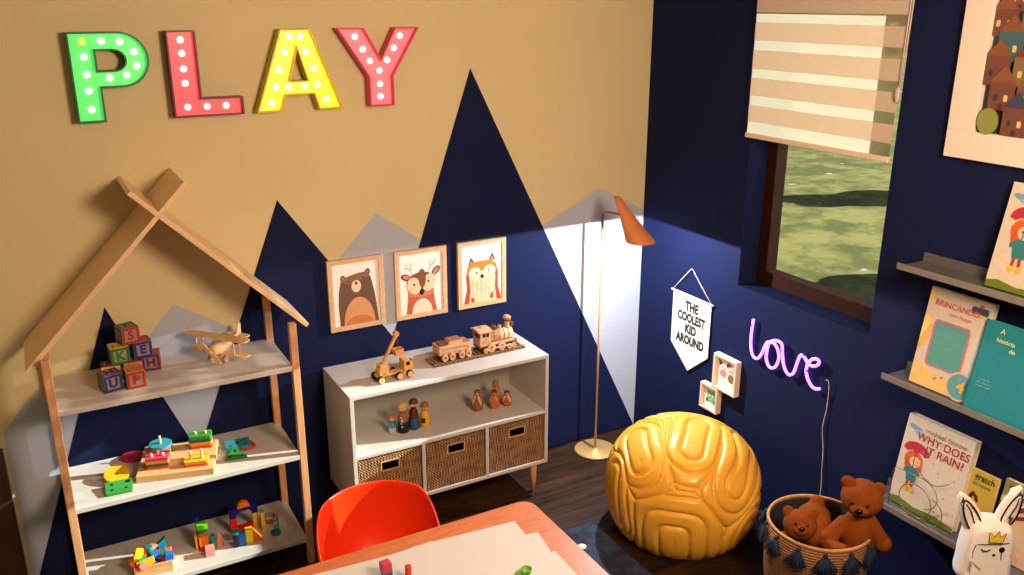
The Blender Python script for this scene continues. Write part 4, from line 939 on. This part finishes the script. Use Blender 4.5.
mb = MB(); mb.tube([(BW+.012, .77, .006), (BW+.010, .5, .008), (BW+.008, .27, .010)], .0022, 6); mb.tube([(BW+.024, .77, .006), (BW+.020, .5, .008), (BW+.012, .27, .010)], .0022, 6)
cc = obj('pull_chain', mb, mat('chain_white', (206, 190, 172), .4), bl_)
obj('chain_weight', MB().ell((BW+.008, .255, .012), (.011, .030, .008)), mat('clear_weight', (196, 184, 170), .3), cc)

# ================= big picture =================
pc = thing('large_picture', 'large picture of colourful fairy houses in a wide white frame', 'picture', frm((-.001, -1.775, 1.884), (0, -1, 0), (0, .0, 1)))
PW, PH, pb = .82, .86, .098
mb = MB()
for a, b in (((0, 0, 0), (PW, pb, .03)), ((0, PH-pb, 0), (PW, PH, .03)), ((0, pb, 0), (pb+.006, PH-pb, .03)), ((PW-pb, pb, 0), (PW, PH-pb, .03))): mb.bb(a, b)
obj('frame', mb, mat('white_wide_frame', (234, 226, 214), .5, var=.01), pc, bevel=.002)
rnd = random.Random(3); sh = [([(pb, pb), (PW-pb, pb), (PW-pb, PH-pb), (pb, PH-pb)], (52, 70, 72))]
cols = [(116, 72, 64), (66, 104, 112), (132, 110, 78), (88, 56, 82), (124, 80, 70), (58, 84, 76)]; roofs = [(126, 52, 54), (48, 84, 98), (92, 44, 66), (134, 88, 60), (66, 68, 96)]
for row in range(7, -1, -1):
    for c in range(6):
        x = pb+.004+c*.098+rnd.uniform(-.006, .006)+(.03 if row % 2 else 0); y = pb+.002+row*.080; w_, h_ = .090, .078+rnd.uniform(0, .02)
        x1 = min(x+w_, PW-pb-.002); y1 = min(y+h_, PH-pb-.06); 
        if x1-x < .03: continue
        if rnd.random() < .22: sh.append((circ((x+x1)/2, y+.04, min(.04, (x1-x)/2), .045, 16), rnd.choice([(90, 124, 70), (140, 150, 80), (70, 110, 100)]))); continue
        sh.append(([(x, y), (x1, y), (x1, y1), (x, y1)], rnd.choice(cols))); r_ = rnd.choice(roofs)
        sh.append(([(x-.002, y1), (x1+.002, y1), ((x+x1)/2, min(y1+.055, PH-pb))], r_))
        for k in range(2):
            wx = x+(x1-x)*(.2+.4*k); sh.append((rrect(wx, y+.03, wx+.014, y+.052, .004, 3), rnd.choice([(220, 196, 130), (60, 60, 80)])))
        sh.append((rrect((x+x1)/2-.008, y, (x+x1)/2+.008, y+.022, .006, 3), (80, 50, 44)))
art('print', sh, pc, T(0, 0, .006))

# ================= picture ledges and books =================
def ledge(z, y0, label):
    t = thing('picture_ledge', label, 'shelf', RW(y0, z), 'picture ledges'); Lg = 1.1
    obj('tray', MB().bb((0, -.010, 0), (Lg, 0, .150)), M_metalgrey, t, bevel=.001)
    obj('front_lip', MB().bb((0, -.010, .150), (Lg, .014, .158)), mat('ledge_lip', (132, 126, 122), .45), t, bevel=.001)
    obj('back_lip', MB().bb((.0, 0, 0), (Lg, .034, .010)), M_metalgrey, t, bevel=.001)
ledge(1.476, -1.745, 'topmost grey picture ledge below the large picture')
ledge(1.030, -1.745, 'middle grey picture ledge holding the teal book')
ledge(.500, -1.738, 'lowest grey picture ledge next to the toy basket')
def book(y, z, W, H, th, x, lean, cover, label, shapes, spine=None, roll=0):
    """x: distance of the foot of the front cover from the wall; lean: tilt back towards the wall"""
    M = frm((-x, y, z), (0, -1, 0), (0, 0, 1)) @ RZ(roll) @ RX(-lean)
    t = thing('book', label, 'book', M, 'picture books on the ledges')
    mb = MB(); mb.bb((0, 0, -.002), (W, H, 0)); mb.bb((0, 0, -th), (W, H, -th+.002)); mb.bb((0, 0, -th+.002), (.003, H, -.002))
    obj('cover', mb, paint(cover), t, bevel=.0006)
    obj('pages', MB().bb((.003, .003, -th+.002), (W-.004, H-.003, -.002)), M_page, t)
    if shapes: art('cover_art', [([(.0, .0), (W, .0), (W, H), (.0, H)], cover)]+[([(W*x_, H*y_) for x_, y_ in pl], c) for pl, c in shapes], t, T(0, 0, .0001))
    return t
def btext(t, s, size, c, x, y, rot=0, **kw):
    lettering(s, size, paint(c), t, T(x, y, .0036) @ RZ(rot), ext=.0002, **kw)
def girl(ox, oy, s):
    f = lambda pl: [(ox+x*s, oy+y*s*.80) for x, y in pl]
    um = f([(-.30, .50)]+[(.0+.36*math.cos(a), .52+.24*math.sin(a)) for a in [PI-PI*k/12 for k in range(13)]]+[(.24, .47), (.12, .54), (.0, .49), (-.12, .54), (-.24, .47)])
    return [(f(circ(-.02, .30, .26, .22)), (214, 100, 44)), (f(circ(-.10, .16, .14, .14)), (204, 84, 40)), (f(circ(.14, .18, .11, .14)), (214, 106, 50)), (f(circ(.03, .27, .15, .13)), (236, 200, 172)),
            (um, (186, 46, 74)), (f(stroke([(0, .5), (.0, .05)], .02)), (60, 40, 40)), (f([(-.10, -.22), (-.14, -.02), (-.20, -.04), (-.22, .04), (-.08, .14), (.12, .14), (.24, .02), (.20, -.06), (.16, -.02), (.16, -.22)]), (50, 128, 138)),
            (f(stroke([(-.04, -.22), (-.05, -.36)], .07)), (176, 60, 40)), (f(stroke([(.08, -.22), (.09, -.36)], .07)), (176, 60, 40)), (f(rrect(-.12, -.48, -.01, -.36, .03)), (226, 190, 50)), (f(rrect(.04, -.48, .16, -.36, .03)), (226, 190, 50)),
            (f(circ(-.02, .29, .014, .018, 8)), (40, 30, 30)), (f(circ(.10, .29, .014, .018, 8)), (40, 30, 30)), (f(stroke([(.0, .21), (.04, .195), (.08, .21)], .012)), (150, 50, 50))]
cream = (212, 204, 190)
# top ledge book (only its left part is in the picture)
rainart = lambda gx, gy, s: [([(0, 0), (1, 0), (1, .05), (.7, .075), (.4, .05), (.15, .085), (0, .06)], (104, 124, 40)), (circ(.16, .87, .12, .030, 18, rot=-.15), (116, 160, 190)), (circ(.22, .84, .09, .026, 16), (150, 184, 206))]+girl(gx, gy, s)+\
    [(circ(x, y, .012, .010, 8), c) for x, y, c in ((.10, .70, (190, 120, 100)), (.34, .66, (150, 170, 190)), (.52, .60, (190, 120, 90)), (.62, .52, (130, 170, 180)), (.86, .52, (170, 130, 110)), (.78, .30, (210, 120, 70)), (.70, .12, (206, 116, 60)))]
t = book(-2.055, 1.482, .27, .362, .022, .102, math.radians(11), cream, 'tall picture book of a girl with an umbrella on the topmost ledge', rainart(.30, .42, .62))
btext(t, 'WHY DOES', .040, (176, 60, 76), .155, .268, 0, bold=.0003); btext(t, 'IT RAIN?', .040, (176, 60, 76), .165, .228, 0, bold=.0003)
# middle ledge : play book
panel = (86, 158, 152)
t = book(-1.832, 1.0365, .250, .375, .022, .112, math.radians(9), (210, 202, 190), 'white and yellow picture book titled BRINCANDO left of the teal book',
    [([(0, 0), (.78, 0), (.72, .1), (.45, .17), (.2, .2), (0, .26)], (238, 200, 122)), ([(0, .30), (.14, .46), (.16, .62), (0, .70)], (232, 176, 96)), ([(0, .46), (.10, .60), (.12, .68), (0, .72)], (244, 216, 120)), ([(.0, .86), (.08, .88), (.08, .96), (.0, .95)], (238, 196, 90)),
     (rrect(.17, .22, .76, .70, .06), (206, 110, 128)), (rrect(.20, .24, .73, .68, .05), panel), (circ(.80, .13, .22, .145, 28), (214, 190, 160)), (circ(.80, .13, .19, .125, 28), (96, 160, 168)), (circ(.40, .12, .03, .012, 10, rot=.4), (190, 90, 100)), (circ(.50, .15, .025, .012, 10, rot=.4), (190, 90, 100)),
     (rrect(.68, .86, .94, .93, .02), (60, 76, 110)), (rrect(.72, .84, .90, .865, .01), (220, 180, 80)), (circ(.82, .945, .035, .018, 10), (200, 100, 100))])
btext(t, 'BRINCANDO', .030, (206, 90, 110), .118, .322, -.02, bold=.0004, sx=1.0); btext(t, 'com Peppa', .020, (214, 140, 150), .138, .293, -.02, bold=.0001); btext(t, '4', .062, (232, 186, 60), .205, .048, -.1, bold=.001)
t = book(-2.072, 1.0365, .30, .328, .022, .138, math.radians(11), (30, 138, 152), 'teal picture book overlapping the white BRINCANDO book', [([(0, 0), (.02, 0), (.02, 1), (0, 1)], (24, 112, 130))])
btext(t, 'A', .026, (220, 228, 170), .070, .300, .0, bold=.0003); btext(t, 'história', .022, (220, 228, 170), .088, .268, -.03, bold=.0002); btext(t, 'de', .022, (220, 228, 170), .118, .243, 0, bold=.0003)
btext(t, 'P', .100, (222, 110, 150), .190, .272, 0, bold=.003)
for k, s in enumerate(('Criada por', 'Mark Baker e', 'Neville Astley')): btext(t, s, .0095, (150, 196, 196), .055, .118-.012*k, 0)
# lowest ledge
t = book(-1.812, .506, .284, .372, .034, .100, math.radians(9), cream, 'pale picture book titled WHY DOES IT RAIN? on the lowest ledge', rainart(.24, .40, .55)+[
    (stroke([(.30+.52*a, .50-.12*abs(math.sin(a*3))) for a in [k/8 for k in range(9)]], .006), (90, 80, 60))])
btext(t, 'michael farrow', .029, (120, 128, 112), .172, .334, .0); btext(t, 'WHY DOES', .043, (158, 48, 60), .168, .300, 0, bold=.0004); btext(t, 'IT RAIN?', .043, (158, 48, 60), .184, .260, 0, bold=.0004)
t = book(-2.078, .506, .118, .262, .016, .064, math.radians(7), (206, 182, 84), 'small yellow picture book with a butterfly, between two larger books', [
    ([(0, 0), (1, 0), (1, .22), (.6, .28), (0, .2)], (96, 76, 130)), (circ(.36, .30, .26, .10, 16), (206, 140, 84)), (circ(.8, .32, .24, .10, 16), (214, 112, 30)), (circ(.30, .62, .10, .045, 12, rot=.5), (70, 30, 20)), (circ(.46, .60, .09, .04, 12, rot=-.5), (70, 30, 20)), (circ(.52, .34, .05, .02, 10), (240, 220, 180))])
btext(t, 'gratch', .034, (20, 84, 40), .072, .240, 0, bold=.0006, sx=.9); btext(t, 'and butterfly', .014, (40, 96, 50), .064, .212, 0)
t = book(-2.225, .506, .25, .290, .02, .085, math.radians(9), (212, 178, 146), 'pale book with a brown tree on its cover behind the rabbit', [
    ([(0, .78), (1, .84), (1, 1), (0, 1)], (130, 120, 84)), (stroke([(.06, .3), (.14, .62), (.12, .78), (.10, .94)], .07), (104, 52, 36)), (stroke([(.14, .60), (.26, .76), (.28, .92)], .06), (104, 52, 36)), (stroke([(.14, .58), (.36, .72), (.46, .88)], .06), (104, 52, 36)), (stroke([(.12, .5), (.0, .70)], .05), (104, 52, 36)), (stroke([(.02, 0), (.06, .3), (.13, .6)], .14), (96, 46, 32)), (stroke([(.14, .52), (.4, .62), (.6, .66)], .05), (104, 52, 36))])
# wire bookend in front of the lowest book
mb = MB()
X = lambda x, z: (x, z, .0)
mb.tube([(.06, 0, 0), (.06, .155, 0), (.07, .17, 0), (.16, .175, 0)], .0016, 6)
mb.tube([(.06, .0, 0), (.30, .0, 0)], .0016, 6)
mb.tube([(.17+.07*math.cos(a), .07+.068*math.sin(a), 0) for a in [2*PI*i/28 for i in range(28)]], .0018, 6, closed=True)
mb.tube([(.235+.055*math.cos(a), .058+.056*math.sin(a), .0) for a in [-PI/2+PI*i/14 for i in range(15)]], .0018, 6)
mb.tube([(.16, .175, 0)]+[(.19+.07*math.cos(a), .115+.062*math.sin(a), 0) for a in [PI/2-PI*i/12*.9 for i in range(13)]], .0018, 6)
o = obj('wire_bookend', mb, mat('wire_gold', (150, 128, 92), .35, .8), None, frm((-.125, -1.775, .5018), (0, -1, 0), (0, 0, 1))); tag(o, 'thin wire bookend with round loops in front of the lowest left book', 'bookend')

# ================= toy basket with teddy bears =================
tbk = thing('tassel_basket', 'round woven basket with navy tassels around its rim', 'basket', T(-.335, -1.685, 0))
prof_o = [(.162, 0), (.182, .05), (.198, .15), (.206, .28), (.204, .395)]
mb = MB(); mb.lathe([(.001, 0)]+prof_o+[(.196, .395), (.198, .28), (.190, .15), (.174, .05), (.158, .012), (.001, .012)], None, 56)
def rope_mat():
    m = bpy.data.materials.new('basket_rope'); m.use_nodes = True; n = m.node_tree; L = n.links.new; b = n.nodes['Principled BSDF']
    tc = n.nodes.new('ShaderNodeTexCoord'); wv = n.nodes.new('ShaderNodeTexWave'); wv.bands_direction = 'Z'; wv.inputs['Scale'].default_value = 26; wv.inputs['Distortion'].default_value = 2.5; wv.inputs['Detail'].default_value = 2; wv.inputs['Detail Scale'].default_value = 6; L(tc.outputs['Object'], wv.inputs['Vector'])
    cr = n.nodes.new('ShaderNodeValToRGB'); e = cr.color_ramp.elements; e[0].color = srgb((84, 54, 30))+(1,); e[1].color = srgb((178, 130, 80))+(1,); L(wv.outputs[1], cr.inputs[0]); L(cr.outputs[0], b.inputs['Base Color']); b.inputs['Roughness'].default_value = .8
    bp = n.nodes.new('ShaderNodeBump'); bp.inputs['Distance'].default_value = .006; bp.inputs['Strength'].default_value = .8; L(wv.outputs[1], bp.inputs['Height']); L(bp.outputs[0], b.inputs['Normal']); return m
obj('basket_body', mb, rope_mat(), tbk)
obj('rim', MB().tube([(.200*math.cos(a), .200*math.sin(a), .397) for a in [2*PI*i/48 for i in range(48)]], .0065, 8, closed=True), mat('rim_rope', (196, 146, 92), .8, var=.15, scale=60), tbk)
obj('lining', MB().lathe([(.001, .0135), (.156, .0135), (.171, .05), (.187, .15), (.195, .28), (.193, .388), (.191, .388), (.193, .28), (.185, .15), (.169, .051), (.155, .0155), (.001, .0155)], None, 48), mat('basket_lining', (30, 30, 44), .9), tbk)
M_tas = mat('navy_yarn', (30, 44, 70), .9, var=.2, scale=90)
for k in range(13):
    a = 2*PI*k/13+.15; rnd = random.Random(k); mb = MB()
    c = Vector((.212*math.cos(a), .212*math.sin(a), .380)); out = Vector((math.cos(a), math.sin(a), 0)); sd_ = Vector((-math.sin(a), math.cos(a), 0))
    mb.ell(c, (.009, .009, .010))
    for q in range(60):
        u = rnd.uniform(-1, 1); v = rnd.uniform(0, 1); ln = .072+rnd.uniform(-.006, .006)
        e = c+sd_*u*.046+out*(v*.028+.003)+Vector((0, 0, -ln*(1-.25*u*u)))
        mb.tube([c, c.lerp(e, .5)+out*.006*v+sd_*u*.005, e], [.0022, .0026, .0022], 5)
    obj('tassel', mb, M_tas, tbk)
def bear(M, label, pose):
    t = thing('teddy_bear', label, 'teddy bear', M)
    mb = MB()
    for c, r in pose['body']: mb.ell(c, r, nu=24, nv=16)
    for p0, p1, r0, r1 in pose['limbs']: 
        a, b = Vector(p0), Vector(p1); 
        mb.tube([a.lerp(b, k/6) for k in range(7)], [r0+(r1-r0)*k/6 for k in range(7)], 14); mb.ell(b, r1*1.12); mb.ell(a, r0)
    o = obj('body', mb, mat('teddy_plush', (136, 70, 24), .95, var=.12, scale=160, bump=.8, bscale=450, spec=.1), t)
    m_ = o.modifiers.new('r', 'REMESH'); m_.mode = 'VOXEL'; m_.voxel_size = .005; m_.use_smooth_shade = True
    m_ = o.modifiers.new('s', 'SMOOTH'); m_.factor = .6; m_.iterations = 6
    H = Matrix.Translation(pose['head'][0]) @ pose['head'][2]; R = pose['head'][1]
    mb = MB(); mb.ell((0, 0, 0), (R, R*.92, R*.94), H, 28, 18); mb.ell((0, -R*.72, -R*.18), (R*.46, R*.42, R*.36), H)
    for s in (-1, 1): mb.ell((s*R*.72, 0, R*.72), (R*.34, R*.18, R*.34), H)
    hd = obj('head', mb, MC['teddy_plush'], t)
    m_ = hd.modifiers.new('r', 'REMESH'); m_.mode = 'VOXEL'; m_.voxel_size = .0035; m_.use_smooth_shade = True
    m_ = hd.modifiers.new('s', 'SMOOTH'); m_.factor = .5; m_.iterations = 4
    mk = mat('plastic_black', (12, 10, 12), .15)
    for s in (-1, 1): obj('eye', MB().ell((s*R*.34, -R*.90, R*.16), R*.085, H), mk, hd)
    obj('nose', MB().ell((0, -R*1.14, -R*.08), (R*.19, R*.12, R*.14), H), mk, hd)
    return t
face = math.radians(-42)   # local -y looks towards the camera
bear(T(-.395, -1.70, .33) @ RZ(face), 'brown teddy bear lying face forward in the tasselled basket', dict(
    body=[((.022, .055, .03), (.072, .095, .072)), ((.02, .10, .065), (.066, .06, .05))], limbs=[((-.04, .0, .03), (-.105, -.045, .025), .030, .030), ((.05, -.02, .03), (.105, -.098, .030), .032, .034), ((.03, .10, .08), (.03, .135, .105), .03, .028)],
    head=((-.050, -.040, .100), .066, RX(math.radians(-22)))))
bear(T(-.268, -1.800, .30) @ RZ(face), 'brown teddy bear sitting upright at the right of the basket', dict(
    body=[((.012, -.005, .10), (.066, .062, .10)), ((.012, -.005, .04), (.066, .062, .06))], limbs=[((-.045, -.015, .14), (-.095, -.035, .075), .030, .034), ((.06, .0, .15), (.115, .0, .06), .028, .032)],
    head=((.012, -.015, .262), .080, RZ(math.radians(-14)) @ RX(math.radians(4)))))

# ================= white rabbit plush on a stool =================
st = thing('round_stool', 'small wooden stool carrying the white rabbit', 'stool', T(-.293, -2.335, 0))
obj('seat', MB().cyl((0, 0, .514), (0, 0, .539), .066, n=36), M_pinez, st, bevel=.004)
for k in range(3):
    a = 2*PI*k/3+.4; obj('leg', MB().cyl((.075*math.cos(a), .075*math.sin(a), 0), (.048*math.cos(a), .048*math.sin(a), .514), .012, .015, 12), M_pinez, st)
RM = T(-.293, -2.3345, .5400) @ RZ(math.radians(-34)) @ Matrix.Scale(.95, 4)
rb = thing('rabbit_plush', 'white rabbit cushion with black drawn face and yellow crown', 'plush rabbit', RM)
def blob(poly, th, nseg=6):
    mb = MB(); cx = sum(p[0] for p in poly)/len(poly)
    rs = []
    for k in range(-nseg, nseg+1):
        t_ = k/nseg; ins = (1-math.sqrt(max(0, 1-t_*t_)))*min(.028, th*.8)
        rs.append([Vector((p[0], -th*t_*.5*(1 if abs(t_) < 1 else 1), p[1])) for p in inset(poly, ins)])
    mb.rings(rs, cap=True); bmesh.ops.triangulate(mb.bm, faces=[f for f in mb.bm.faces if len(f.verts) > 4]); return mb
M_rab = mat('white_plush', (240, 236, 230), .9, var=.02, bump=.4, bscale=300)
def spl(pts, k=4):
    P = pts+pts[:1]; n = len(pts); out = []
    for i in range(n):
        a, b, c, d = [Vector(pts[(i+j-1) % n]) for j in range(4)]
        for j in range(k):
            t_ = j/k; out.append(tuple(.5*((2*b)+(c-a)*t_+(2*a-5*b+4*c-d)*t_*t_+(3*b-3*c+d-a)*t_**3)))
    return out
rbp = spl([(-.075, .0), (.075, .0), (.088, .08), (.084, .17), (.072, .215), (.050, .238), (.0, .248), (-.050, .240), (-.074, .215), (-.084, .17), (-.088, .08)])
obj('body', blob(rbp, .11), M_rab, rb)
earp = spl([(-.024, -.005), (.022, -.005), (.030, .045), (.020, .100), (.0, .132), (-.020, .100), (-.030, .045)])
for s, a, hx, hz in ((-1, 27, -.045, .198), (1, -15, .040, .222)):
    e = obj('ear', blob(earp, .035, 4), M_rab, rb, T(hx, .0, hz) @ RY(math.radians(-a)) @ Matrix.Scale(1.2, 4))
    mb = MB(); q = [(x*.62, .016+z*.74) for x, z in earp]; lp_ = [(x, -.0185, z) for x, z in q]; mb.tube(lp_, .0024, 6, closed=True); mb.tube([(0, -.019, .03), (.004, -.019, .07), (0, -.019, .10)], .0018, 6)
    obj('ear_outline', mb, M_black, e)
YF_ = -.056
mb = MB(); mb.prism([(-.024, .180), (.022, .180), (.028, .218), (.012, .203), (.004, .228), (-.008, .204), (-.026, .220)], 0, .002, frm((.004, YF_-.002, 0), (1, 0, 0), (0, 0, 1))); cw = obj('crown', mb, paint((232, 204, 60)), rb)
mb = MB(); mb.tube([(x+.004, YF_-.004, z) for x, z in [(-.024, .180), (.022, .180), (.028, .218), (.012, .203), (.004, .228), (-.008, .204), (-.026, .220)]], .0013, 5, closed=True); obj('crown_outline', mb, M_black, cw)
mb = MB()
mb.tube([(-.040, YF_-.002, .150), (-.030, YF_-.003, .143), (-.018, YF_-.003, .144), (-.010, YF_-.003, .151)], .002, 6)
mb.ell((.030, YF_-.001, .150), (.010, .003, .012)); mb.ell((.006, YF_-.001, .128), (.006, .003, .004)); mb.tube([(.03, YF_-.002, .14), (.032, YF_-.002, .11)], .0014, 5)
mb.tube([(-.055, YF_+.001, .165), (-.02, YF_-.004, .172), (.02, YF_-.004, .174), (.052, YF_+.001, .178)], .0015, 5)
mb.tube([(-.058, YF_+.001, .165), (-.064, YF_+.004, .13), (-.058, YF_+.002, .09), (-.03, YF_-.002, .066)], .0016, 5)
obj('drawn_face', mb, M_black, rb)
for x in (.058, -.05): obj('cheek', MB().ell((x, YF_+.004, .125), (.009, .003, .009)), paint((232, 160, 60)), rb)
